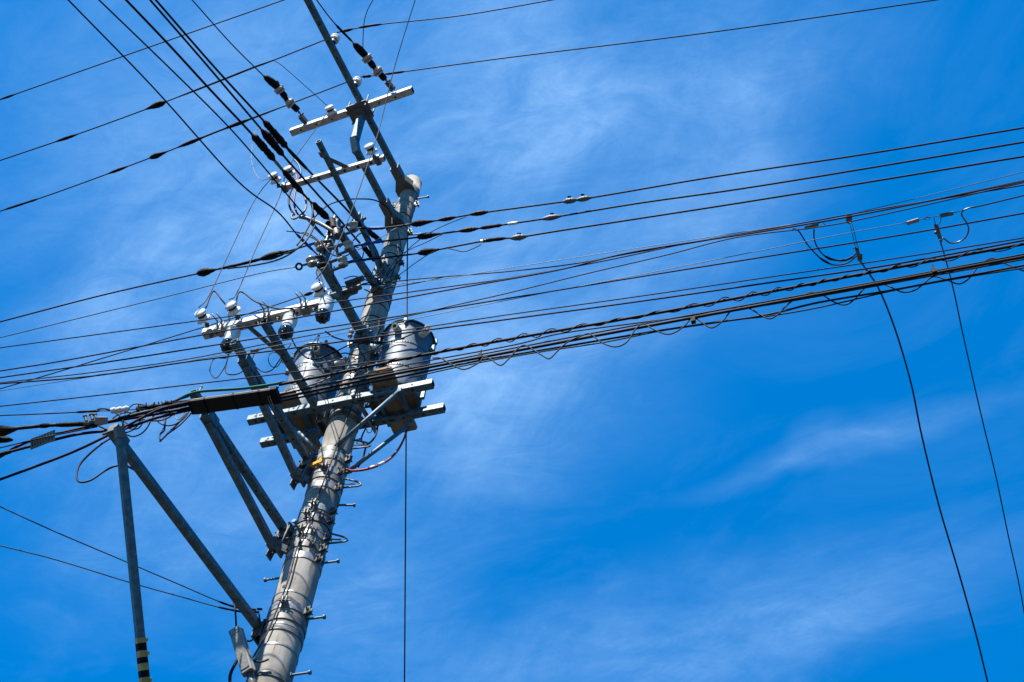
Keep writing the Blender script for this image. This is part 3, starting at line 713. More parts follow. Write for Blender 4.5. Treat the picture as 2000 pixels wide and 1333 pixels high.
# platform
plat = thing('transformer_platform', 'steel platform of two long beams under both transformers', 'platform', L(0, 0, 9.4))
def bline(x0, y0, x1, y1, z, u):
    a, c = Zp(x0, y0, z), Zp(x1, y1, z); return a, c
bm = []
for (pa, pb) in ((Zp(486, 822, 9.42), Zp(846, 750, 9.42)), (Zp(511, 866, 9.455), Zp(868, 797, 9.455))):
    d = (pb - pa).normalized(); n = Z_.cross(d); n = n if n.dot(A_) > 0 else -n
    b = MB(); b.prism(pa, pb, n, Z_, .027, .030, 0, .005, True, True); ln = (pb - pa).length
    k = .06
    while k < ln - .03:
        c = pa + d * k; b.cyl(c - Z_ * .0315, c - Z_ * .029, .010, n=10, m=1); b.cyl(c + n * .0285, c + n * .026, .009, n=10, m=1); 
        if int(k * 100) % 3 == 0: b.box(c + d * .06 - Z_ * .0305, d, n, Z_, .022, .007, .001, 1); b.box(c + d * .05 + n * .0275, d, Z_, n, .022, .006, .001, 1)
        k += .145
    b.build('beam', [STEEL, DARK], plat); bm.append((pa, pb, d, n))
for nm in 'RL':
    c = TC[nm]; b = MB()
    b.box(Vector((c.x, c.y, c.z - .016)) + PN * .03, PD, PN, Z_, .090, .275, .010)
    b.build('base_plate', RUST, plat)
    b = MB()
    for s in (-1, 1): b.box(Vector((c.x, c.y, c.z - .045)) + PD * s * .08, PD, PN, Z_, .012, .15, .018)
    b.build('spacer', STEEL, plat)
b = MB()
for s0, s1, h in (((780, 764, .13), (638, 888, .0), 0), ((797, 832, -.12), (682, 920, -.02), 0), ((562, 822, .13), (622, 885, 0), 0), ((590, 870, -.1), (614, 902, 0), 0)):
    p, q = Up(s0[0], s0[1], s0[2]), None
    z = zpole(s1[1]); r = prad(z); sgn = 1 if s0[0] > 700 else -1
    q = Up(s1[0], s1[1], .08 if s0[2] > 0 else -.03)
    b.tube([p, q], .0145, 12)
    for e in (p, q): b.box(e, B_, A_, Z_, .02, .012, .018)
b.build('strut', STEEL, plat)
b = MB()
for z_, lg in ((9.42, 1), (9.455, -1)):
    for s in (-1, 1): b.cyl(L(.17, s * .14, z_), L(-.17, s * .14, z_), .009, n=8); b.cyl(L(.175, s * .14, z_), L(.19, s * .14, z_), .017, n=6, sm=False)
b.build('through_bolt', STEEL2, plat)
# perforated straps round the tanks
for nm, lab in (('R', 'perforated steel straps round the right transformer'), ('L', 'perforated steel straps round the left transformer')):
    c = TC[nm]; root = thing('steel_strap', lab, 'strap', c)
    for h, tilt in ((.50, .10), (.22, -.05)):
        b = MB(); K = 60; rr = .190; pts = [c + Vector((math.cos(2 * math.pi * k / K) * rr, math.sin(2 * math.pi * k / K) * rr, h + .012 * math.sin(2 * math.pi * k / K + tilt * 9))) for k in range(K)]
        i0 = len(b.v)
        for p in pts: b.v += [p - Z_ * .008, p + Z_ * .008]
        for k in range(K): j = (k + 1) % K; b.face((i0 + 2 * k, i0 + 2 * j, i0 + 2 * j + 1, i0 + 2 * k + 1), 0, True)
        for k in range(0, K): q = pts[k] + (pts[k] - c - Z_ * (pts[k].z - c.z)).normalized() * .0012; e = (q - c); e.z = 0; e.normalize(); t = e.cross(Z_); b.box(q, t, Z_, e, .005, .0035, .0008, 1)
        # tie to the pole
        for s in (-1, 1):
            e = PN * s; vv = -1 if nm == 'R' else 1
            b.tube([c + e * .190 * .9 + PD * vv * .07 + Z_ * h, P0 + PN * s * .118 + Z_ * (c.z + h - .02)], .006, 6)
        b.build('perforated_band', [STEEL2, DARK], root)

# ================================================================ OVERHEAD LINES
G1 = 'high wires crossing the top left of the photo'
def bv(*a): return a
wire('overhead_wire', 'highest wire, cutting across the top left corner', 'wire', [(0, 195), (190, 128), (370, 65), (555, 0), (640, -32)], 12.98, 12.95, .0055, BLK, (14, 0), [(0, 30, .011, 'lump')], G1)
wire('overhead_wire', 'second highest wire, carrying a black teardrop splice', 'wire', [(0, 314), (150, 263), (290, 212), (430, 158), (493, 133), (537, 117), (620, 84), (655, 70)], 12.98, 12.97, .006, BLK, (14, 0), [(284, 324, .029, 'drop'), (108, 152, .015, 'lump'), (350, 535, .009, 'fat')], G1)
wire('overhead_wire', 'third highest wire, patched with several black splices', 'wire', [(0, 413), (120, 373), (317, 300), (428, 256), (510, 225), (620, 183), (700, 152)], 12.98, 12.97, .006, BLK, (14, 0), [(292, 328, .026, 'drop2'), (210, 250, .015, 'lump'), (8, 75, .011, 'fat'), (346, 402, .018, 'lump'), (436, 492, .018, 'lump'), (370, 545, .009, 'fat')], G1)
GR = 'high wires running right from the top arm'
wire('overhead_wire', 'wire leaving the upper post insulator towards the top edge', 'wire', [(658, 64), (735, 49), (900, 31), (1080, 0), (1200, -22)], 12.97, 12.95, .0055, BLK, (0, 14), [(665, 690, .014, 'lump'), (700, 745, .011, 'fat')], GR)
wire('overhead_wire', 'long wire leaving the lower post insulator for the upper right', 'wire', [(704, 151), (770, 143), (1000, 112), (1400, 62), (1830, 0), (1960, -20)], 12.97, 12.9, .0058, BLK, (0, 12), [(708, 725, .014, 'fat'), (752, 790, .011, 'fat')], GR)
GT = 'wires coming in from the upper left corner'
wire('overhead_wire', 'wire entering at the left strain insulator string', 'wire', [(375, 0), (450, 84), (516, 150)], 12.76, 12.73, .0055, BLK, (12, 0), (), GT)
wire('overhead_wire', 'wire entering at the right strain insulator string', 'wire', [(618, 0), (650, 42), (690, 84)], 12.76, 12.73, .0055, BLK, (12, 0), [(655, 688, .011, 'fat')], GT)
wa, _ = wire('low_voltage_wire', 'leftmost incoming wire, ending in a blue sleeve at the lower left spool', 'wire', [(133, 0), (300, 172), (460, 350), (540, 412), (580, 458), (625, 503)], 11.0, 10.78, .0062, BLK, (12, 0), [(578, 612, .012, 'fat', BLUE, 'blue_sleeve')], GT)
wire('low_voltage_wire', 'incoming wire grazing the far left pin insulator, blue sleeved at its end', 'wire', [(193, 0), (340, 142), (450, 252), (545, 362), (600, 427), (642, 472)], 11.1, 10.9, .0062, BLK, (12, 0), [(598, 632, .012, 'fat', BLUE, 'blue_sleeve')], GT)
wc, spc = wire('low_voltage_cable', 'lowest of the three thick incoming cables, fattened by two black splices', 'cable', [(246, 0), (330, 88), (410, 175), (497, 268), (560, 342), (604, 392), (644, 430)], 11.3, 11.18, .0095, BLK, (12, 0), [(492, 537, .031, 'fat'), (536, 552, .013, 'fat', GREYC, 'bare_splice'), (552, 592, .023, 'fat'), (608, 642, .029, 'fat')], GT)
wire('low_voltage_cable', 'middle thick incoming cable, its black splice followed by a brown lead', 'cable', [(293, 0), (400, 123), (512, 255), (555, 306), (637, 399), (669, 436), (700, 472), (733, 509)], 11.35, 11.25, .0085, BLK, (12, 0), [(510, 554, .031, 'fat'), (708, 735, .024, 'fat')], GT)
wire('low_voltage_cable', 'upper thick incoming cable, black spliced beside the upper crossarm', 'cable', [(304, 0), (420, 133), (520, 242), (575, 305), (667, 399), (705, 440), (748, 474)], 11.5, 11.45, .009, BLK, (12, 0), [(514, 562, .029, 'fat'), (560, 600, .015, 'fat'), (704, 746, .023, 'fat')], GT)
# right hand three
GL = 'three low voltage wires leaving the rack to the right'
wire('low_voltage_wire', 'uppermost of the three clamped wires right of the pole, with a double clamp', 'wire', [(690, 446), (745, 446), (800, 439), (860, 430), (935, 417), (1060, 400), (1170, 384), (1400, 345), (1700, 300), (2000, 250)], 11.06, 11.0, .0070, BLK, (0, 12),
     [(718, 752, .013, 'fat', BLUE, 'blue_sleeve'), (802, 848, .026, 'drop2'), (856, 890, .019, 'lump', BLK), (918, 954, .020, 'lump', BLK), (1098, 1128, .023, 'lump', GALV2, 'line_clamp'), (1124, 1156, .021, 'lump', GALV2, 'line_clamp')], GL)
wire('low_voltage_wire', 'middle of the three clamped wires, with a white tag and one clamp', 'wire', [(678, 484), (730, 474), (800, 466), (860, 457), (925, 448), (1000, 437), (1080, 425), (1250, 397), (1500, 361), (2000, 278)], 10.9, 10.85, .0072, BLK, (0, 12),
     [(700, 748, .013, 'fat', BLUE, 'blue_sleeve'), (814, 860, .026, 'drop2'), (896, 934, .020, 'lump', BLK), (938, 980, .015, 'fat'), (992, 1011, .012, 'tag', TAG, 'white_tag'), (1058, 1096, .022, 'lump', GALV2, 'line_clamp')], GL)
wire('low_voltage_wire', 'lowest of the three clamped wires, with a white tag hanging beside it', 'wire', [(664, 514), (705, 509), (790, 499), (850, 489), (940, 472), (985, 466), (1015, 464), (1100, 450), (1500, 388), (2000, 306)], 10.75, 10.7, .0072, BLK, (0, 12),
     [(680, 716, .012, 'fat', BLUE, 'blue_sleeve'), (816, 858, .027, 'drop2'), (936, 988, .015, 'fat'), (938, 955, .013, 'tag', TAG, 'white_tag'), (996, 1030, .024, 'lump', GALV2, 'line_clamp')], GL)
def find(lbl): return next(o for o in COL.objects if o.get('label') == lbl)
for lbl, ps in (('uppermost of the three clamped wires right of the pole, with a double clamp', ((1112, 387, 11.05), (1138, 383, 11.05))), ('middle of the three clamped wires, with a white tag and one clamp', ((1078, 420, 10.89),)), ('lowest of the three clamped wires, with a white tag hanging beside it', ((1014, 459, 10.74),))):
    W_ = find(lbl)
    for x, y, z in ps: b = MB(); p = Zp(x, y, z); b.cyl(p - UP * .018, p + UP * .014, .011, n=8); b.cyl(p + UP * .006, p + UP * .013, .016, n=8); b.build('clamp_bolt', GLOSSK, W_)
lead('jumper_lead', 'short lead drooping under the lowest clamped wire to its white tag', 'lead', [(872, 485, .6), (890, 489, .6), (906, 492, .6), (922, 487, .6), (940, 478, .6)], .0035)
for i, (pts, lab) in enumerate((([(910, 424, .55), (870, 440, .5), (835, 458, .45), (800, 485, .3), (775, 515, .2), (740, 560, .13)], 'thin lead curving from the uppermost clamped wire down to the pole'),
    ([(868, 456, .55), (830, 475, .5), (800, 488, .35), (775, 505, .25), (752, 540, .16)], 'thin lead curving from the middle clamped wire down to the pole'),
    ([(856, 486, .5), (820, 508, .45), (790, 530, .3), (770, 545, .2), (745, 565, .14)], 'thin lead curving from the lowest clamped wire down to the pole'))):
    lead('jumper_lead', lab, 'lead', pts, .0032)
lead('jumper_lead', 'pale grey lead slanting past the pole from the second arm to the rack', 'lead', [(800, 436, .2), (770, 448, .3), (735, 470, .45), (700, 488, .6)], .0035, GREYC)
lead('jumper_lead', 'black lead arching over from the black splice to the second arm', 'lead', [(614, 425, .8), (640, 402, .78), (672, 391, .7), (700, 389, .6), (730, 391, .45), (752, 402, .36), (764, 420, .3), (766, 440, .28)], .0058)
# left going
GW = 'wires leaving the rack to the left'
wire('low_voltage_wire', 'thick left wire with two large black splices near the rack', 'wire', [(0, 629), (200, 577), (390, 534), (480, 514), (560, 492), (600, 480), (646, 466)], 10.95, 10.92, .0065, BLK, (12, 0), [(384, 424, .033, 'drop2'), (425, 520, .013, 'fat'), (504, 564, .029, 'lump'), (602, 632, .011, 'fat', BLUE, 'blue_sleeve')], GW)
wire('messenger_wire', 'thin left wire ending in a round eye at the rack', 'wire', [(0, 660), (300, 586), (500, 536), (578, 522)], 10.7, 10.66, .0042, TEAL, (12, 0), (), GW)
lead('jumper_lead', 'black lead looping up from the left splice into the coloured cables', 'lead', [(445, 525, .9), (500, 518, .9), (550, 505, .9), (590, 478, .9), (612, 445, .88), (612, 420, .85), (606, 392, .82)], .0065)
lead('jumper_lead', 'second black lead running beside it from the left splice', 'lead', [(540, 500, .92), (575, 490, .92), (600, 468, .92), (616, 440, .9)], .006)
dd = thing('eye_clamp', 'dark eye clamp with a ring at the left of the rack', 'clamp', Up(583, 522, .75))
b = MB(); c = Up(584, 521, .75); K = 20; b.tube([c + (RT * math.cos(2 * math.pi * k / K) + UP * math.sin(2 * math.pi * k / K)) * .022 for k in range(K + 1)], .008, 8, 0, False); b.build('eye_ring', BLK, dd)
b = MB(); b.tube([Up(590, 519, .75), Up(600, 516, .75), Up(610, 510, .75), Up(614, 513, .75)], [.008, .012, .022, .020], 8); b.build('clamp_body', GALV2, dd)
b = MB(); b.tube([Up(611, 508, .75), Up(622, 502, .74)], .005, 6); b.tube([Up(612, 516, .75), Up(626, 518, .74)], .006, 6); b.build('link', STEEL2, dd)
wire('messenger_wire', 'left wire passing behind the fuse crossarm to a small black ball', 'wire', [(0, 760), (136, 720), (360, 651), (520, 602), (601, 575), (640, 565), (690, 558), (735, 556)], 10.5, 10.55, .0045, BLK, (12, 0), [(593, 612, .014, 'lump')], GW)
lead('jumper_lead', 'black lead resting on the end of the broad lower arm', 'lead', [(650, 578, .7), (670, 590, .5), (700, 560, .3), (722, 552, .2)], .006)

# telephone and mid height wires crossing in front of the pole
GM = 'slack black wires crossing in front of the pole'
wire('telephone_wire', 'highest long wire crossing in front of the pole, over the fuse crossarm', 'wire', [(0, 725), (130, 704), (360, 661), (560, 625), (760, 588), (913, 560), (1090, 528), (1240, 492), (1500, 451), (1700, 416), (2000, 355)], 8.9, 9.0, .0048, NAVY, (10, 10), (), GM)
wire('telephone_wire', 'second long wire crossing the pole, passing the black bases of the fuse cutouts', 'wire', [(0, 738), (180, 712), (360, 684), (560, 652), (760, 621), (1000, 582), (1250, 541), (1500, 501), (1750, 461), (2000, 417)], 8.85, 8.95, .0048, NAVY, (10, 10), (), GM)
wire('telephone_wire', 'slack wire dipping across the one above it right of the pole', 'wire', [(0, 748), (180, 728), (360, 703), (560, 664), (700, 638), (800, 617), (900, 594), (1000, 571), (1150, 534), (1300, 499), (1440, 464), (1590, 445), (1700, 425), (2000, 357)], 8.8, 8.9, .0036, BLK, (10, 10), (), GM)
wire('telephone_wire', 'hair thin wire crossing the pole and ending at a turnbuckle on the right', 'wire', [(0, 764), (281, 720), (560, 672), (700, 645), (800, 625), (1000, 585), (1250, 537), (1500, 487), (1650, 457), (1778, 434)], 8.8, 8.9, .0022, TEAL, (10, 0), (), GM)
wire('telephone_wire', 'wire reaching the top rim of the right transformer from the right', 'wire', [(742, 652), (820, 641), (1000, 614), (1250, 579), (1500, 542), (1750, 505), (2000, 465)], 8.8, 8.9, .0038, NAVY, (0, 10), (), GM)
wire('telephone_wire', 'stout dark wire crossing below the rim of the right transformer', 'wire', [(0, 750), (180, 735), (360, 708), (560, 682), (760, 655), (1000, 623), (1250, 589), (1500, 553), (1750, 516), (2000, 470)], 8.75, 8.8, .0052, NAVY, (10, 10), (), GM)
wire('telephone_wire', 'lone wire below the fuse crossarm, crossing left transformer and pole', 'wire', [(0, 794), (180, 774), (360, 753), (560, 729), (760, 703), (850, 690)], 8.4, 8.45, .0040, NAVY, (10, 0), (), GM)
wire('messenger_wire', 'fine strand drawn from the pole band up to the right edge', 'wire', [(738, 560), (800, 553), (880, 543), (1000, 523), (1180, 495), (1500, 446), (1650, 421), (1944, 350), (2000, 336)], 10.85, 10.7, .0026, TEAL, (0, 12), (), GM)
wire('telephone_wire', 'wavy black wire tied to the pole band above the transformers', 'wire', [(738, 554), (800, 547), (880, 540), (1000, 530), (1120, 516), (1250, 492), (1500, 450), (1660, 424), (2000, 353)], 10.9, 10.75, .0046, BLK, (0, 12), (), GM)
wire('telephone_wire', 'lower of the two wires tied to the pole band above the transformers', 'wire', [(742, 566), (800, 556), (870, 541)], 10.85, 10.85, .0040, BLK, (0, 0), (), GM)
wire('telephone_wire', 'long thin wire rising from mid span to the small clamp on the right', 'wire', [(880, 560), (1000, 543), (1180, 510), (1350, 474), (1500, 448), (1590, 432), (1700, 412), (2000, 362)], 9.0, 9.0, .0040, NAVY, (6, 10), (), GM)

# spiral-lashed bundle
GB = 'thick telecom cables crossing in front of the transformers'
bpts = [(545, 752), (640, 733), (740, 712), (800, 699), (1000, 662), (1250, 618), (1500, 571), (1750, 523), (2000, 477)]
ws_, spb = wire('telecom_cable', 'thick cable wrapped in a tight black spiral, right of the pole', 'cable', bpts, 8.15, 8.3, .0085, BLK, (0, 10), (), GB, sub=10)
pb = [p for _, p in spb]; b = MB(); hel = []; acc_l = 0
for i in range(1, len(pb)):
    seg = pb[i] - pb[i - 1]; nn = max(2, int(seg.length / .012)); t = seg.normalized(); x = t.cross(Z_).normalized(); y = x.cross(t)
    for k in range(nn):
        s = acc_l + seg.length * k / nn; wob = .006 * math.sin(s * 3.1); an = 2 * math.pi * s / (.165 + wob)
        rr = .0135 + .004 * math.sin(s * 5.3); hel.append(pb[i - 1] + seg * (k / nn) + (x * math.cos(an) + y * math.sin(an)) * rr)
    acc_l += seg.length
b.tube(hel, .0034, 5); b.build('lashing_spiral', BLK, ws_)
wire('messenger_wire', 'thin wire running just under the spiral-wrapped cable', 'wire', [(545, 772), (740, 728), (800, 712), (1000, 675), (1100, 651), (1300, 624), (1500, 596), (1750, 552), (2000, 507)], 8.1, 8.25, .0042, NAVY, (0, 10), (), GB)
wj, spj = wire('telecom_cable', 'thickest telecom cable, double stranded, running from the black box to the right edge', 'cable', [(545, 778), (700, 745), (800, 725), (1000, 687), (1250, 640), (1500, 594), (1750, 548), (2000, 502)], 8.08, 8.2, .0088, BLK, (0, 10), (), GB)
wire('telecom_cable', 'second strand lying against the thickest telecom cable', 'cable', [(545, 771), (700, 738), (800, 720), (1000, 681), (1250, 634), (1500, 589), (1750, 544), (2000, 497)], 8.1, 8.22, .0045, BLK, (0, 10), (), GB)
wire('telecom_cable', 'lowest telecom cable on the right, gently wavering', 'cable', [(545, 785), (700, 753), (800, 733), (930, 706), (1050, 686), (1180, 664), (1290, 646), (1400, 630), (1500, 615), (1600, 591), (1750, 566), (1880, 541), (2000, 519)], 8.06, 8.18, .0058, BLK, (0, 10), (), GB)
wire('telecom_cable', 'slim strand twisting round the lowest telecom cable', 'cable', [(800, 738), (930, 710), (1060, 687), (1180, 669), (1290, 647), (1400, 629), (1500, 618), (1600, 601), (1750, 567), (1880, 543), (2000, 524)], 8.06, 8.18, .0040, BLK, (0, 10), (), GB)
# long wavy slack wire
wvp = [(845, 700), (860, 700), (880, 711), (906, 722), (935, 709), (945, 698), (958, 702), (977, 714), (992, 703), (1012, 681), (1026, 675), (1045, 686), (1066, 699), (1075, 700), (1090, 685), (1110, 668), (1145, 653), (1156, 655), (1178, 671), (1203, 678), (1225, 668), (1240, 645), (1256, 633), (1275, 643), (1300, 653), (1318, 650), (1338, 636), (1350, 622), (1362, 624), (1382, 638), (1394, 640), (1412, 627), (1430, 605), (1448, 599), (1466, 604), (1488, 617), (1504, 623), (1520, 614), (1545, 590), (1582, 572), (1605, 576), (1628, 590), (1650, 596), (1668, 586), (1690, 562), (1712, 551), (1735, 559), (1762, 571), (1785, 568), (1803, 556), (1822, 541), (1846, 546), (1872, 555), (1892, 545), (1912, 520), (1938, 505), (1965, 516), (2000, 530)]
wire('lashing_wire', 'loose black wire winding in long waves along the lower cables', 'wire', wvp, 8.12, 8.2, .0040, BLK, (0, 0), (), GB, sub=5)
for x, y, lab in ((938, 697, 'small black cable clamp on the thick cables, nearer the pole'), (1354, 626, 'small black cable clamp with an upright pin, farther right'), (1825, 530, 'small black cable clamp between the two drop lines')):
    p = Zp(x, y, 8.15); b = MB(); b.box(p, PD, Z_, PN, .012, .02, .012); b.cyl(p - Z_ * .0, p + Z_ * .07, .003, n=6); tag(b.build('cable_clamp', TAPE), lab, 'clamp', 'small clamps on the thick cables')

# left half of the bundle
wire('telecom_cable', 'uppermost left telecom cable, passing over the lowest arm end', 'cable', [(0, 840), (45, 836), (100, 831), (200, 826), (245, 815), (310, 800), (378, 786)], 7.75, 8.05, .0105, BLK, (10, 0), [(78, 96, .014, 'lump'), (110, 190, .014, 'fat'), (300, 372, .015, 'fat')], GB)
wire('telecom_cable', 'left telecom cable joining the bundle from just below', 'cable', [(0, 893), (35, 872), (75, 857), (180, 832), (240, 820), (300, 810), (378, 795)], 7.6, 8.04, .0085, NAVY, (10, 0), [(60, 82, .013, 'lump')], GB)
wire('telecom_cable', 'left telecom cable with a ribbed grey tag', 'cable', [(0, 888), (60, 872), (150, 849), (240, 838), (300, 818), (375, 800)], 7.6, 8.03, .0085, NAVY, (10, 0), [(0, 22, .012, 'fat')], GB)
wire('telecom_cable', 'lowest left telecom cable, sloping to the left edge', 'cable', [(0, 937), (60, 915), (150, 880), (240, 836), (300, 805), (330, 794)], 7.5, 7.95, .0080, NAVY, (10, 0), (), GB)
wire('telecom_cable', 'thin left telecom wire under the uppermost one', 'cable', [(0, 875), (60, 861), (110, 850), (190, 834)], 7.6, 7.7, .0038, NAVY, (10, 0), (), GB)
wire('telecom_cable', 'thin wire ending beside three small white insulators', 'cable', [(0, 812), (100, 808), (195, 803)], 7.9, 7.9, .0038, NAVY, (10, 0), [(148, 195, .007, 'fat')], GB)
p0_, p1_ = Zp(105, 851, 7.68), Zp(62, 868, 7.64); b = MB()
ax_ = (p1_ - p0_).normalized(); yy_ = ax_.cross(UP).normalized()
for k in range(9): c = p0_.lerp(p1_, k / 8); b.box(c - UP * .0, ax_, yy_, UP, .004, .014, .030)
b.tube([p0_, p1_], .012, 8); tag(b.build('ribbed_tag', mat('pale_green_grey_plastic', (.10, .15, .16), .5)), 'ribbed grey tag on a cable near the left edge', 'cable tag')
b = MB(); b.tube([Zp(-40, 846, 7.6), Zp(-5, 842, 7.6), Zp(8, 842, 7.6), Zp(20, 840, 7.6), Zp(34, 838, 7.6)], [.03, .032, .03, .02, .008], 10)
b.tube([Zp(-40, 858, 7.6), Zp(0, 859, 7.6), Zp(14, 859, 7.6), Zp(25, 860, 7.6)], [.02, .02, .017, .006], 10); tag(b.build('cable_closure', TAPE), 'black cable closure cut off by the left edge', 'cable closure')
b = MB()
for x in (222, 234, 246): b.lathe(Zp(x - 5, 803 - (x - 222) * .12, 7.92), (Zp(x + 6, 801, 7.92) - Zp(x - 5, 803, 7.92)), [(0, .008), (.003, .017), (.022, .019), (.030, .014), (.034, .006)], 14)
rt = thing('egg_insulator', 'row of three small white insulators above the left cables', 'insulator', Zp(222, 803, 7.92)); b.build('porcelain', WHITE, rt)
b = MB(); b.tube([Zp(195, 803, 7.92), Zp(215, 803, 7.92)], .003, 5); b.tube([Zp(252, 801, 7.92), Zp(285, 799, 7.92)], .003, 5); b.tube([Zp(248, 801, 7.92), Zp(240, 818, 7.9)], .002, 5); b.build('tie', WIREG, rt)
rt = thing('cable_clip', 'row of steel clips on top of the lowest arm end', 'cable clip', Zp(180, 822, 7.6)); 
for x, y in ((166, 817), (178, 814), (186, 814)):
    b = MB(); p = Zp(x + 3, y + 6, 7.72); q_ = Zp(x, y - 3, 7.75); b.cyl(p, q_, .009, n=8); b.cyl(q_, q_ + (q_ - p).normalized() * .006, .012, n=8); b.box(p - UP * .012, RT, UP, fw, .014, .008, .02); b.build('clip_bolt', GALV2, rt)
b = MB(); b.box(Zp(198, 822, 7.68), RT, UP, fw, .03, .02, .02); b.build('clip_plate', STEEL2, rt)

# black splice box
bx0, bx1 = Zp(378, 795, 8.03), Zp(543, 772, 8.03); d = (bx1 - bx0).normalized(); n = Z_.cross(d); n = n if n.dot(A_) > 0 else -n
bx = thing('splice_box', 'long black cable splice box hanging across two arms', 'splice box', bx0)
b = MB(); b.prism(bx0, bx1 - d * .03, n, Z_, .049, .017, 0, .006); b.build('box_body', mat('box_plastic', (.008, .009, .010), .7, spec=.2), bx)
b = MB(); e = bx1 - d * .03; b.prism(e, e + d * .035, n, Z_, .053, .021, 0, .008); b.build('end_cap', TAPE, bx); b = MB(); b.prism(bx0, bx0 - d * .02, n, Z_, .048, .015, 0, .006)
b.build('end_cap', TAPE, bx)
for t in (.16, .5, .80): b = MB(); c = bx0.lerp(bx1, t); b.prism(c - d * .006, c + d * .006, n, Z_, .0510, .0190, 0, .006); b.build('latch_band', TAPE, bx)
b = MB(); b.box(bx0.lerp(bx1, .48) + n * .0495 + Z_ * .002, d, Z_, n, (bx1 - bx0).length * .46, .0016, .0012); b.build('seam', GALV2, bx)
b = MB(); c = bx0.lerp(bx1, .9)
b.tube([c + n * .0 - Z_ * .022, c + n * .02 - Z_ * .026, c - n * .06 - Z_ * .028, c - n * .09 - Z_ * .03, c - n * .06 - Z_ * .028 + d * .012, c + n * .02 - Z_ * .026 + d * .012], .0025, 6); b.build('hook', STEEL2, bx)
# green cover and cables at arm end
gq = cr([tuple(Zp(x, y, 8.22)) for x, y in ((352, 779), (368, 771), (392, 765), (430, 762), (475, 759), (520, 753), (550, 748))], 7)
tag(MB().tube(gq, .0085, 10).build('green_cable_cover', GREEN), 'green tube slid over the cable above the black splice box', 'cable cover')
lead('telecom_cable', 'black cable rising from the bundle to the green cover', 'cable', [(265, 812, 1.2), (290, 805, 1.2), (320, 795, 1.18), (345, 782, 1.15), (368, 774, 1.12)], .009, BLK)
lead('telecom_cable', 'thin black cable passing just under the green tube', 'cable', [(300, 800, 1.2), (340, 787, 1.2), (372, 782, 1.18), (450, 774, 1.1), (545, 757, 1.0)], .005, BLK)
# bolt standing on the arm end
b = MB(); e = L(1.20, -.175, 8.26); b.cyl(e + B_ * .015, e + B_ * .015 + Z_ * .06, .006, n=8); b.sphere(e + B_ * .015 + Z_ * .065, .009)
b.build('end_bolt', GALV2, find('braced steel arm with the green cable cover draped over its open end'))

# tangles by the box
GQ = 'loose cable loops left of the splice box'
for pts, r_, M_, lab in (
    ([(372, 800, 1.2), (350, 825, 1.2), (330, 845, 1.2), (312, 863, 1.2)], .006, NAVY, 'cut cable tail pointing down left below the splice box'),
    ([(378, 803, 1.18), (352, 830, 1.2), (325, 850, 1.2), (315, 860, 1.2), (312, 852, 1.2), (322, 830, 1.2), (325, 805, 1.2)], .0045, NAVY, 'narrow cable loop hanging beside the cut tail'),
    ([(372, 797, 1.2), (362, 815, 1.22), (340, 830, 1.22), (318, 830, 1.22), (303, 818, 1.22), (300, 805, 1.22), (312, 792, 1.22), (330, 788, 1.2)], .0042, BLK, 'round cable loop nearest the splice box'),
    ([(280, 806, 1.3), (262, 805, 1.3), (245, 815, 1.3), (240, 828, 1.3), (243, 845, 1.3), (258, 853, 1.3), (275, 848, 1.3), (288, 835, 1.3), (300, 812, 1.25), (312, 800, 1.2)], .0045, BLK, 'large cable loop just right of the prop post head'),
    ([(240, 822, 1.3), (255, 830, 1.3), (285, 824, 1.28), (320, 812, 1.22), (350, 800, 1.2)], .0045, NAVY, 'cable crossing level through the loops'),
    ([(296, 795, 1.25), (285, 803, 1.25), (290, 830, 1.25), (298, 812, 1.25), (318, 800, 1.22), (335, 805, 1.2), (345, 818, 1.2), (352, 818, 1.2), (366, 798, 1.2)], .0032, GREYC, 'pale thin lead zigzagging through the cable loops'),
    ([(190, 800, 1.42), (205, 799, 1.4), (225, 806, 1.4), (238, 818, 1.38), (240, 832, 1.36)], .0055, BLK, 'black lead hooking over from the white insulators'),
    ([(300, 800, 1.28), (270, 818, 1.32), (240, 842, 1.4), (195, 870, 1.45), (158, 905, 1.45), (150, 930, 1.45), (156, 942, 1.45), (178, 938, 1.43), (205, 920, 1.4), (225, 911, 1.4), (245, 910, 1.36), (262, 918, 1.30)], .0058, NAVY, 'big drooping cable loop left of the prop post')):
    lead('cable_loop', lab, 'cable', pts, r_, M_, GQ)
for pts, r_, lab in (([(212, 826, 1.35), (228, 812, 1.34), (250, 806, 1.32), (270, 812, 1.3), (278, 826, 1.3), (268, 838, 1.3), (250, 836, 1.32), (236, 822, 1.34)], .0042, 'small tight cable coil right beside the prop post head'),
    ([(262, 815, 1.3), (290, 822, 1.27), (320, 820, 1.24), (345, 806, 1.2), (368, 795, 1.18)], .005, 'black cable sagging slightly under the knotted lashing'),
    ([(300, 798, 1.26), (318, 812, 1.25), (322, 838, 1.25), (312, 850, 1.25)], .004, 'short black tail hanging between the cable loops'),
    ([(180, 826, 1.45), (210, 840, 1.4), (240, 846, 1.38), (262, 838, 1.35), (275, 820, 1.3)], .005, 'black cable looping under the lowest arm end'),
    ([(250, 800, 1.3), (262, 790, 1.3), (282, 792, 1.28), (292, 804, 1.27), (284, 816, 1.28)], .0038, 'thin cable loop rising above the knotted lashing')):
    lead('cable_loop', lab, 'cable', pts, r_, BLK, GQ)
b = MB()
for k in range(10):
    x = 270 + k * 7; p = Zp(x, 800 - k * 1.2 + random.uniform(-2, 2), 8.02); b.sphere(p, random.uniform(.012, .018), n=8); b.tube([p, p + UP * random.uniform(.01, .03) + RT * random.uniform(-.02, .02)], .004, 5)
tag(b.build('lashing_knot', TAPE), 'knotted black lashing on the cables left of the splice box', 'cable lashing')

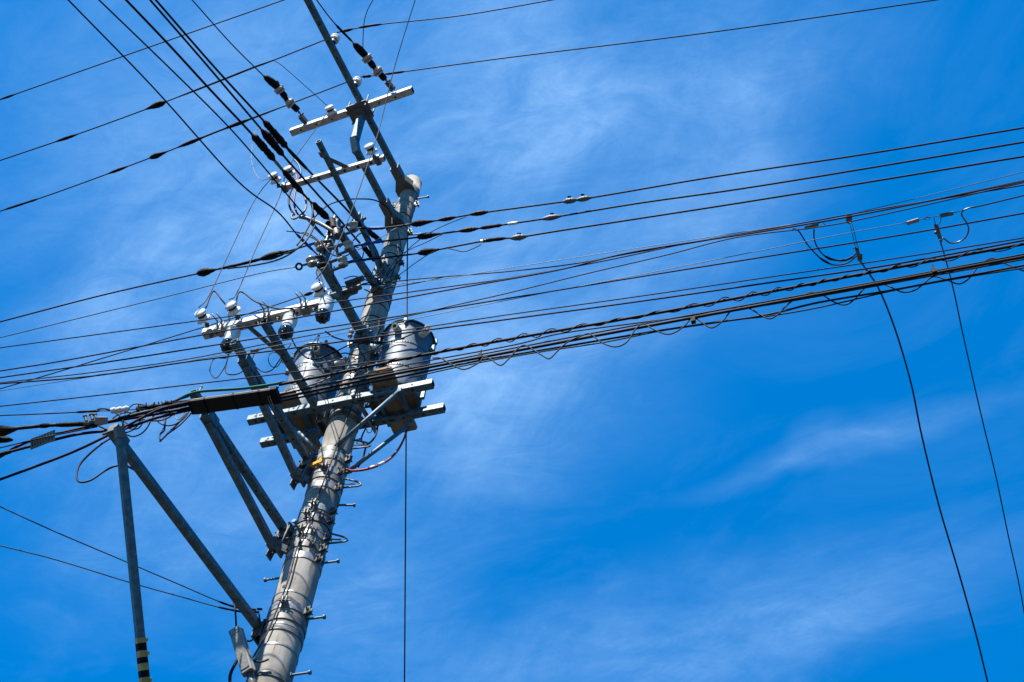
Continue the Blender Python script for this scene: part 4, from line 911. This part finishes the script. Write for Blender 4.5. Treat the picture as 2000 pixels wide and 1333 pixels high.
# ================================================================ THIN VERTICAL LEADS
def line(name, label, ps, r, M, cat='lead', group=None, sub=8):
    return tag(MB().tube(cr([tuple(p) for p in ps], sub), r, 6).build(name, M), label, cat, group)
GV = 'thin leads dropping between the crossarms'
line('drop_lead', 'long thin lead from the upper right, past the middle crossarm, to the lower right pin', [Zp(815, -12, 12.95), Zp(800, 35, 12.8), Zp(771, 130, 12.4), Zp(745, 235, 11.8), PINP[4] + B_ * .03, Up(680, 430, 1.0), Up(640, 515, 1.05), PINP[2] + A_ * .05 + Z_ * .05], .0036, WIREG, group=GV)
line('drop_lead', 'thin lead arching from the second highest wire and down to the second pin insulator', [Zp(535, 119, 12.97), Zp(550, 128, 12.95), Zp(590, 163, 12.9), Zp(634, 203, 12.8), PINP[3] + B_ * -.02, Zp(572, 314, 11.6), PINP[6] + B_ * -.03], .0034, WIREG, group=GV, sub=6)
line('drop_lead', 'thin straight lead from the half hidden pin to the second fuse pin', [PINP[6] - B_ * .03, Up(548, 380, .98), Up(500, 486, 1.0), Up(463, 572, 1.05), PINP[1] + A_ * .05 + Z_ * .03], .0034, WIREG, group=GV)
line('drop_lead', 'pale lead curling down beside the cable splices to the far left pin', [Zp(500, 240, 12.97), Zp(505, 250, 12.9), Zp(497, 262, 12.7), Zp(493, 285, 12.3), Zp(491, 310, 11.9), Zp(497, 335, 11.6), Zp(510, 351, 11.4), PINP[5] - B_ * .02], .0032, GREYC, group=GV)
line('drop_lead', 'thin lead from the far left pin down to the leftmost fuse pin', [PINP[5] - B_ * .02, Up(512, 370, .95), Up(490, 405, .97), Up(450, 490, 1.0), Up(408, 578, 1.05), PINP[0] + A_ * .05 + Z_ * .03], .0034, WIREG, group=GV)
line('drop_lead', 'short thin lead rising from the right strain string to the top edge', [Zp(709, 98, 12.74), Zp(709, 80, 12.8), Zp(711, 45, 12.85), Zp(718, 20, 12.9), Zp(729, 0, 12.95), Zp(745, -20, 12.95)], .0038, BLK, group=GV)
for pts, lab in (([(402, 602, 1.06), (413, 574, 1.05), (420, 570, 1.03), (432, 585, 1.0), (444, 603, .95), (450, 640, .9)], 'black lead hooping between the two left fuse pins'),
                 ([(460, 600, 1.06), (465, 574, 1.05), (475, 572, 1.04), (500, 590, 1.02), (540, 603, 1.0), (560, 603, .98), (574, 606, .95), (572, 620, .9)], 'black lead running along the fuse crossarm to the middle cutout'),
                 ([(624, 548, 1.06), (618, 533, 1.0), (621, 527, .98), (628, 545, .98), (634, 570, .97)], 'small black loop above the lower right pin insulator')):
    lead('jumper_lead', lab, 'lead', pts, .0058, BLK)

# cutout tails
for pts, r_, lab in (
    ([(442, 700, .9), (418, 702, .9), (410, 722, .9), (414, 734, .9), (424, 738, .9), (440, 715, .9), (446, 690, .9)], .0035, 'thin lead looping under the left fuse cutout'),
    ([(447, 692, .9), (440, 722, .9), (448, 732, .9), (470, 728, .85), (490, 706, .8), (498, 690, .8), (512, 682, .75), (560, 672, .6)], .0042, 'lead swinging right from the left fuse cutout over the arm'),
    ([(568, 672, .6), (555, 690, .65), (545, 705, .7), (532, 722, .72), (515, 727, .72), (498, 716, .75)], .0045, 'angled lead with a tail between the two fuse arms'),
    ([(555, 690, .65), (530, 690, .68), (524, 702, .7), (530, 716, .7), (542, 716, .68), (552, 700, .65)], .0032, 'small thin loop left of the left transformer'),
    ([(568, 658, .85), (578, 678, .7), (592, 694, .4), (606, 702, .25), (625, 700, .2), (650, 690, .2), (700, 668, .2), (760, 668, .2), (800, 655, .15), (818, 642, .1)], .0055, 'black lead from the middle cutout across both transformers'),
    ([(636, 648, .85), (655, 660, .6), (690, 668, .3), (740, 670, .2), (790, 662, .15)], .0055, 'black lead from the right cutout to the right transformer'),
    ([(624, 655, .85), (620, 668, .6), (612, 690, .3), (618, 700, .25)], .0035, 'thin lead from the right cutout to the left transformer lid'),
    ([(622, 655, .85), (612, 672, .55), (611, 695, .3), (622, 702, .25)], .0030, 'second thin lead from the right cutout to the left lid')):
    lead('jumper_lead', lab, 'lead', pts, r_, BLK, 'leads hanging from the fuse cutouts')
b = MB(); b.box(Up(497, 686, .85), RT, UP, fw, .025, .011, .012); b.cyl(Up(490, 690, .85), Up(505, 680, .85), .007, n=8); tag(b.build('wire_clamp', GALV2), 'small grey wire clamp right of the left fuse cutout', 'clamp')

# coloured cables by the middle crossarm
GC = 'coloured cable loops below the black splices'
lead('cable_loop', 'brown cable curving from the middle splice to the crossarm', 'cable', [(553, 304, 1.0), (563, 316, .98), (573, 330, .95), (580, 348, .92), (580, 362, .9)], .0085, RED, GC)
lead('cable_loop', 'dark red cable loop hanging below the middle crossarm', 'cable', [(581, 362, .9), (577, 375, .9), (574, 395, .9), (578, 412, .9), (584, 422, .9)], .008, REDD, GC)
lead('cable_loop', 'dark navy cable loop, left of the dark red one', 'cable', [(574, 364, .9), (567, 376, .9), (564, 392, .9), (567, 408, .9), (575, 420, .9)], .0085, NAVY, GC)
lead('cable_loop', 'grey cable loop, right of the dark red one', 'cable', [(584, 365, .9), (592, 380, .9), (598, 396, .9), (595, 412, .9), (585, 422, .9), (574, 428, .92), (569, 424, .92), (573, 418, .92)], .0085, GREYC, GC)
lead('cable_loop', 'dark blue cable arching beside the upper splice', 'cable', [(573, 310, .98), (583, 322, .96), (588, 338, .94), (585, 350, .92), (578, 358, .9)], .008, mat('dark_blue_sheath', (.012, .035, .11), .45, spec=.2), GC)
lead('cable_loop', 'black cable hanging from the splice down past the blue sleeve', 'cable', [(603, 388, .92), (610, 402, .92), (610, 420, .92), (605, 438, .92), (592, 462, .92), (580, 480, .92)], .0065, BLK, GC)
lead('cable_loop', 'thick dark grey sheath leading from the loops to the rack', 'cable', [(586, 424, .92), (600, 427, .9), (625, 437, .85), (650, 452, .8), (660, 458, .75)], .016, mat('dark_grey_sheath', (.06, .07, .075), .5), GC)
ck = thing('cable_cleat', 'round black cable clamp at the top left end of the rack', 'clamp', Up(648, 436, .8))
b = MB(); b.cyl(Up(641, 438, .82), Up(650, 431, .74), .024, n=18); b.cyl(Up(652, 447, .8), Up(648, 430, .8), .026, n=16); b.build('cleat_body', TAPE, ck)
b = MB(); b.cyl(Up(660, 462, .78), Up(650, 436, .78), .030, n=16); b.build('cleat_sleeve', GALV2, ck)
for pts, lab in (([(632, 484, .85), (622, 470, .86), (600, 456, .87), (585, 456, .88)], 'black tail curving left from the lower left spool'), ([(600, 426, .92), (628, 440, .88), (655, 460, .8), (680, 478, .72), (700, 484, .7)], 'black lead crossing the rack from upper left'),
                 ([(662, 495, .8), (676, 510, .72), (690, 512, .7)], 'short black lead between the right spools'), ([(653, 520, .75), (651, 540, .7), (658, 556, .65)], 'short black lead hanging below the lowest right spool'), ([(710, 494, .6), (708, 503, .6), (702, 508, .6)], 'upright cut end beside the lowest blue sleeve')):
    lead('jumper_lead', lab, 'lead', pts, .0048, BLK)

for pts, r_, lab in (
    ([(704, 450, .62), (730, 444, .55), (760, 446, .4), (790, 441, .3), (815, 437, .3)], .0042, 'thin lead running beside the uppermost right wire towards the pole'),
    ([(560, 452, .92), (585, 455, .9), (612, 466, .88), (640, 486, .82)], .0046, 'black tail below the blue sleeve of the leftmost incoming wire'),
    ([(640, 455, .8), (652, 440, .78), (668, 452, .75), (672, 470, .74), (664, 484, .75)], .0045, 'small black loop between the cable cleat and the top right spool'),
    ([(690, 470, .7), (706, 456, .62), (724, 470, .5), (738, 494, .35), (744, 520, .2)], .005, 'black lead curling from the rack to the slim arm foot'),
    ([(628, 470, .86), (640, 490, .84), (655, 500, .8), (676, 500, .74), (690, 490, .7)], .0048, 'black lead passing under the upright rack'),
    ([(668, 520, .72), (690, 512, .66), (720, 505, .5), (748, 500, .25)], .0044, 'black lead beside the lowest blue sleeve'),
    ([(700, 548, .5), (716, 540, .35), (735, 545, .2), (742, 560, .14), (730, 572, .14), (712, 566, .25)], .005, 'black coil on the end of the broad lower arm'),
    ([(672, 545, .6), (690, 540, .5), (712, 546, .3), (728, 556, .16)], .0042, 'pair of thin ties between the side fins and the pole band'),
    ([(768, 432, .15), (776, 452, .14), (782, 475, .12), (778, 500, .12), (768, 530, .12), (756, 560, .12)], .0042, 'dark lead running down the upper pole beside the arms'),
    ([(690, 640, .15), (705, 655, .16), (700, 680, .16), (712, 700, .16), (706, 722, .16), (690, 740, .16)], .005, 'dark lead wandering down the pole between the transformers'),
    ([(742, 640, .12), (736, 660, .14), (722, 672, .16), (728, 690, .15), (718, 715, .15), (722, 740, .12)], .0045, 'second dark lead wandering down between the transformers'),
    ([(650, 700, .3), (672, 690, .25), (700, 694, .2), (735, 680, .2), (752, 668, .15)], .0048, 'black lead crossing the pole between the two transformer lids')):
    lead('jumper_lead', lab, 'lead', pts, r_, BLK)

# pale lead and clutter on the pole
lead('jumper_lead', 'bright bare lead running into the cables in front of the pole', 'lead', [(600, 755, 1.0), (620, 748, 1.0), (635, 742, .99), (645, 738, .98)], .006, GREYC)
b = MB(); p = Up(648, 733, .95)
for k in range(6): b.box(p + RT * random.uniform(-.03, .03) + UP * random.uniform(-.02, .03), RT, UP, fw, random.uniform(.008, .018), random.uniform(.006, .014), .01)
tag(b.build('wire_clamp', STEEL), 'steel clamp on the cables crossing in front of the pole', 'clamp')
b = MB(); q_ = [AX(zpole(y)) + radial(dg) * (prad(zpole(y)) + rr) for y, dg, rr in ((560, 5, .01), (562, 20, .05), (570, 10, .06), (556, -10, .05), (565, -25, .03), (560, 35, .03), (572, 30, .04))]
b.tube(cr(q_, 6), .006, 6); b.tube(cr([p + Vector((.01, -.02, .03)) for p in q_[::-1]], 6), .005, 6); tag(b.build('wire_knot', STEEL2), 'tangle of twisted tie wire on the pole band above the transformers', 'tie wire')
for y, dg in ((648, 70), (652, -60)):
    z = zpole(y); p = AX(z) + radial(dg) * (prad(z) + .04); b = MB(); b.sphere(p, .022, n=10); b.sphere(p - Z_ * .06, .020, n=10); b.cyl(p - Z_ * .09, p + Z_ * .04, .006, n=6); b.build('clamp_knob', GALV2, pole)

# red cable and dark Y lead under the right transformer
rc = lead('heavy_cable', 'brown red cable sagging from the right transformer back to the pole', 'cable', [(795, 838, -.15), (790, 855, -.15), (778, 878, -.12), (762, 896, -.10), (740, 909, -.06), (715, 917, -.03), (690, 920, .0), (676, 917, .02)], .0085, RED)
for a_, c_ in (((738, 910), (750, 904)), ((722, 915), (731, 912))): b = MB(); b.tube([Up(a_[0], a_[1] - 1, -.045), Up(c_[0], c_[1] - 1, -.06)], .0092, 8); b.build('white_mark', TAG, rc)
lead('heavy_cable', 'black lead forking down from behind the rear beam', 'cable', [(738, 832, -.1), (734, 850, -.1), (726, 862, -.1), (716, 870, -.1), (713, 880, -.1), (708, 898, -.08), (700, 912, -.05)], .007, NAVY)
lead('heavy_cable', 'dark red lead looping beside the forked black one', 'cable', [(714, 838, -.1), (708, 850, -.1), (706, 862, -.1), (715, 870, -.1)], .006, REDD)
lead('jumper_lead', 'thin dark loop at the right of the pole below the beams', 'lead', [(716, 870, -.1), (700, 868, -.1), (697, 864, -.1), (704, 857, -.1), (690, 861, -.05), (680, 859, 0)], .0035, REDD)
lead('jumper_lead', 'small teal ring of wire under the rear beam', 'lead', [(716, 838, -.12), (718, 845, -.12), (724, 845, -.12), (727, 838, -.12), (727, 834, -.12)], .003, TEAL)

# straight guy wire behind the pole
gt = Vector((PX, PY, 12.30)); dh = ray(797, 441); dh = Vector((dh.x, dh.y, 0)).normalized()
pA = Zp(796, 441, 12.2); dB = ray(790, 1333); hB = Vector((dB.x, dB.y, 0)); tB = (8.7) / hB.length; pB = CAM + dB * tB
pC = pB + (pB - pA) * ((pB.z) / (pA.z - pB.z))
tag(MB().tube([pA, pA.lerp(pB, .5), pB, pC], .0062, 8).build('guy_wire', mat('guy_strand', (.02, .03, .05), .5, .3)), 'dead straight vertical-looking guy wire behind the pole, running off the bottom edge', 'guy wire')

# thin wires to the pole at lower left
GN = 'thin wires arriving at the pole low on the left'
wire('service_wire', 'upper of the two thin wires arriving low on the left', 'wire', [(0, 990), (110, 1040), (240, 1095), (350, 1142), (440, 1180), (500, 1196)], 7.3, 7.48, .0036, TEAL, (10, 0), [(425, 480, .006, 'fat')], GN)
wire('service_wire', 'lower of the two thin wires arriving low on the left', 'wire', [(0, 1066), (110, 1094), (250, 1137), (350, 1165), (430, 1187), (502, 1201)], 7.25, 7.46, .0036, TEAL, (10, 0), [(425, 480, .006, 'fat')], GN)
b = MB(); p = Up(492, 1193, .2)
for k in range(5): q0 = Up(478 + k * 6, 1190 + (k % 2) * 6, .18); b.tube([q0, q0 + RT * .03 + UP * random.uniform(-.01, .01)], .007, 6)
tag(b.build('wire_grip', TAPE), 'black twisted grips joining the two thin wires to the pole', 'wire grip')

# ================================================================ RIGHT SIDE DROPS
GD = 'service drops hanging from the wires on the right'
def drop(label, pts, z0, zend, r):
    A = Zp(*pts[0], z0); dE = ray(*pts[-1]); tE = (zend - CAM.z) / dE.z; E_ = CAM + dE * tE; n = (E_ - A).cross(Z_).normalized()
    q = []
    for p in cr([(x, y, 0) for x, y in pts], 7): d = ray(p.x, p.y); q.append(CAM + d * ((A - CAM).dot(n) / d.dot(n)))
    dlt = (q[-1] - q[-5]).normalized(); q += [q[-1] + dlt * k for k in (.4, .8, 1.4)]
    return tag(MB().tube(q, r, 8).build('service_drop', BLK), label, 'service drop', GD)
def drop_lr(label, pts, z0, hd, r):
    """drop line receding from the street: its far end lies hd metres out"""
    dE = ray(*pts[-1]); h = Vector((dE.x, dE.y)).length; E_ = CAM + dE * (hd / h); A = Zp(*pts[0], z0); K = cr([(x, y, 0) for x, y in pts], 7)
    q = []
    for i, p in enumerate(K):
        d = ray(p.x, p.y); h = Vector((d.x, d.y)).length; hA = Vector((A.x, A.y)).length; t = i / (len(K) - 1); q.append(CAM + d * ((hA + (hd - hA) * t) / h))
    dlt = (q[-1] - q[-6]).normalized(); q += [q[-1] + dlt * k for k in (.4, .8, 1.4)]
    return tag(MB().tube(q, r, 8).build('service_drop', BLK), label, 'service drop', GD)
drop_lr('thicker of the two drop lines, running down to the bottom right', [(1676, 505), (1692, 527), (1715, 562), (1738, 615), (1760, 680), (1782, 760), (1800, 850), (1833, 985), (1870, 1110), (1905, 1235), (1932, 1345)], 8.95, 8.2, .0062)
drop_lr('thinner drop line, nearest the right edge', [(1836, 470), (1845, 500), (1862, 565), (1880, 650), (1900, 740), (1922, 835), (1945, 930), (1970, 1050), (1990, 1140), (2008, 1240)], 8.95, 7.8, .0042)
c1 = thing('drop_clamp', 'grey clamp gripping the thicker drop line', 'clamp', Zp(1678, 498, 8.95))
b = MB(); b.box(Zp(1675, 493, 8.95), RT * .9 - UP * .3, fw, UP * .9 + RT * -.25, .012, .01, .03); b.box(Zp(1679, 503, 8.95), RT, fw, UP, .014, .012, .02); b.build('clamp_body', GALV2, c1)
b = MB(); b.tube([Zp(1660, 437, 9.0), Zp(1672, 489, 8.95)], .0024, 5); b.tube([Zp(1664, 436, 9.0), Zp(1676, 487, 8.95)], .0024, 5); b.tube(cr([Zp(1672, 489, 8.95), Zp(1670, 483, 8.95), Zp(1666, 487, 8.95)], 4), .0024, 5); b.tube([Zp(1672, 489, 8.95), Zp(1677, 482, 8.95)], .004, 5); b.build('hanger_wire', TEAL, c1)
b = MB(); b.box(Zp(1658, 427, 9.0), RT, UP, fw, .017, .022, .008); p = Zp(1659, 433, 9.0); b.tube([p + (RT * math.cos(k * .52) + UP * math.sin(k * .52)) * .012 for k in range(13)], .004, 6); b.build('hook_plate', GALV2, c1)
b = MB(); b.box(Zp(1577, 445, 9.0), RT * .98 + UP * .17, UP, fw, .019, .010, .01); b.box(Zp(1591, 442, 9.0), RT * .98 + UP * .17, UP, fw, .022, .012, .01); b.tube([Zp(1598, 438, 9.0), Zp(1606, 433, 9.0), Zp(1612, 441, 9.0)], .002, 5)
tag(b.build('wire_clamp', GALV2), 'pair of small grey clamps where two leads leave the wires', 'clamp')
for pts, lab in (([(1548, 447), (1560, 452), (1577, 478), (1597, 500), (1612, 511), (1630, 518), (1655, 514), (1676, 498)], 'outer lead swinging from the wires to the drop clamp'), ([(1590, 447), (1590, 465), (1596, 483), (1608, 498), (1622, 506), (1645, 510), (1662, 505), (1674, 494)], 'inner lead swinging from the wires to the drop clamp'), ([(1612, 500), (1630, 508), (1650, 508), (1668, 500)], 'short lead doubling the inner swinging lead')):
    q = cr([tuple(Zp(x, y, 8.97)) for x, y in pts], 6); k = len(q); rs = [.0042 + (.0045 * max(0, 1 - abs(i / k - .55) * 9)) for i in range(k)]
    tag(MB().tube(q, rs, 7).build('jumper_lead', BLK), lab, 'lead', GD)
lead_s = cr([tuple(Zp(x, y, 8.9)) for x, y in ((1837, 478), (1842, 466), (1856, 475), (1872, 473), (1886, 464), (1892, 448), (1887, 434), (1879, 422), (1880, 413), (1892, 407), (1905, 404))], 7)
tag(MB().tube(lead_s, .0045, 7).build('jumper_lead', mat('slate_sheath', (.05, .065, .09), .35)), 'S shaped lead beside the thinner drop line', 'lead', GD)
wire('telephone_wire', 'thin wire continuing from the S shaped lead to the right edge', 'wire', [(1898, 406), (1930, 399), (2000, 382)], 8.9, 8.9, .0042, NAVY, (0, 10), (), GM)
tb = thing('turnbuckle', 'two silver turnbuckle sleeves in line above the thinner drop', 'turnbuckle', Zp(1783, 434, 8.9))
for x0, y0, x1, y1 in ((1771, 437, 1794, 430), (1836, 422, 1861, 417)):
    b = MB(); a_, c_ = Zp(x0, y0, 8.9), Zp(x1, y1, 8.9); dd_ = (c_ - a_).normalized(); yy_ = dd_.cross(fw).normalized(); b.prism(a_, c_, yy_, fw, .012, .010, 0, .003); b.build('sleeve', STEEL if x0 > 1800 else STEEL2, tb)
b = MB(); b.tube(cr([Zp(x, y, 8.9) for x, y in ((1795, 430), (1802, 428), (1810, 424), (1816, 427), (1810, 430), (1804, 427), (1830, 423), (1838, 422))], 4), .002, 5); b.tube([Zp(1861, 417, 8.9), Zp(1900, 405, 8.9)], .0022, 5); b.tube([Zp(1824, 423, 8.9), Zp(1827, 442, 8.9)], .0022, 5); b.tube(cr([Zp(1838, 424, 8.9), Zp(1836, 436, 8.9), Zp(1829, 441, 8.9)], 3), .0022, 5); b.build('link', WIREG, tb)
c2 = MB(); c2.box(Zp(1832, 453, 8.9), RT, fw, UP - RT * .3, .010, .010, .042); c2.sphere(Zp(1828, 455, 8.9), .011); tag(c2.build('drop_clamp', GALV2), 'slim grey clamp gripping the thinner drop line', 'clamp')

# ================================================================ LAMP
lp = thing('street_lamp', 'long flat grey street lamp fixed to the pole near the bottom edge', 'street lamp', Up(472, 1275, .25))
la, lb = Up(460, 1233, .30), Up(484, 1313, .22); d = (lb - la).normalized(); wv_ = (B_ - d * B_.dot(d)).normalized(); nv = d.cross(wv_).normalized()
if nv.dot(fw) > 0: nv = -nv
b = MB(); b.prism(la, lb, wv_, nv, .034, .018, 0, .007); b.box(la.lerp(lb, .5) - nv * .017, wv_, d, nv, .039, (lb - la).length / 2 + .004, .006); b.build('housing', LAMPH, lp)
b = MB(); b.box(la.lerp(lb, .53) + nv * .018, wv_, d, nv, .027, (lb - la).length * .41, .004); b.build('lens_cover', LENSM, lp)
b = MB(); b.box(la + nv * .004 + d * .004, wv_, nv, d, .033, .020, .010); b.box(la + nv * .018 + d * .02, wv_, d, nv, .029, .010, .004); b.build('end_cap', STEEL2, lp)
zl = lb.z - .05; b = MB(); b.tube([lb - nv * .02, lb + d * .08 - nv * .02, L(prad(zl) + .01, -.02, zl - .08)], .022, 10); b.band(AX(zl + .13), prad(zl) + .002, .03, .004)
b.tube([L(prad(zl), -.05, zl + .13), la.lerp(lb, .55) - nv * .02], .012, 8); b.build('bracket', GALV2, lp)
lead('lamp_cable', 'black cable bending out of the lamp top up behind the lowest arm', 'cable', [(461, 1232, .3), (461, 1215, .3), (459, 1190, .3), (456, 1172, .3)], .0055, NAVY)
lead('lamp_cable', 'black cable sagging between the lamp and the pole', 'cable', [(474, 1244, .25), (482, 1252, .24), (492, 1251, .22), (502, 1238, .18), (508, 1222, .15), (506, 1200, .14)], .005, BLK)
lead('lamp_cable', 'frayed black leads hanging left of the lamp', 'cable', [(463, 1290, .26), (458, 1300, .26), (452, 1312, .26), (449, 1325, .26), (450, 1345, .26)], .009, TAPE)
lead('lamp_cable', 'thin twisted tie reaching from the lamp across the pole face', 'cable', [(490, 1288, .2), (500, 1292, .17), (512, 1293, .16), (525, 1288, .15)], .006, BLK)
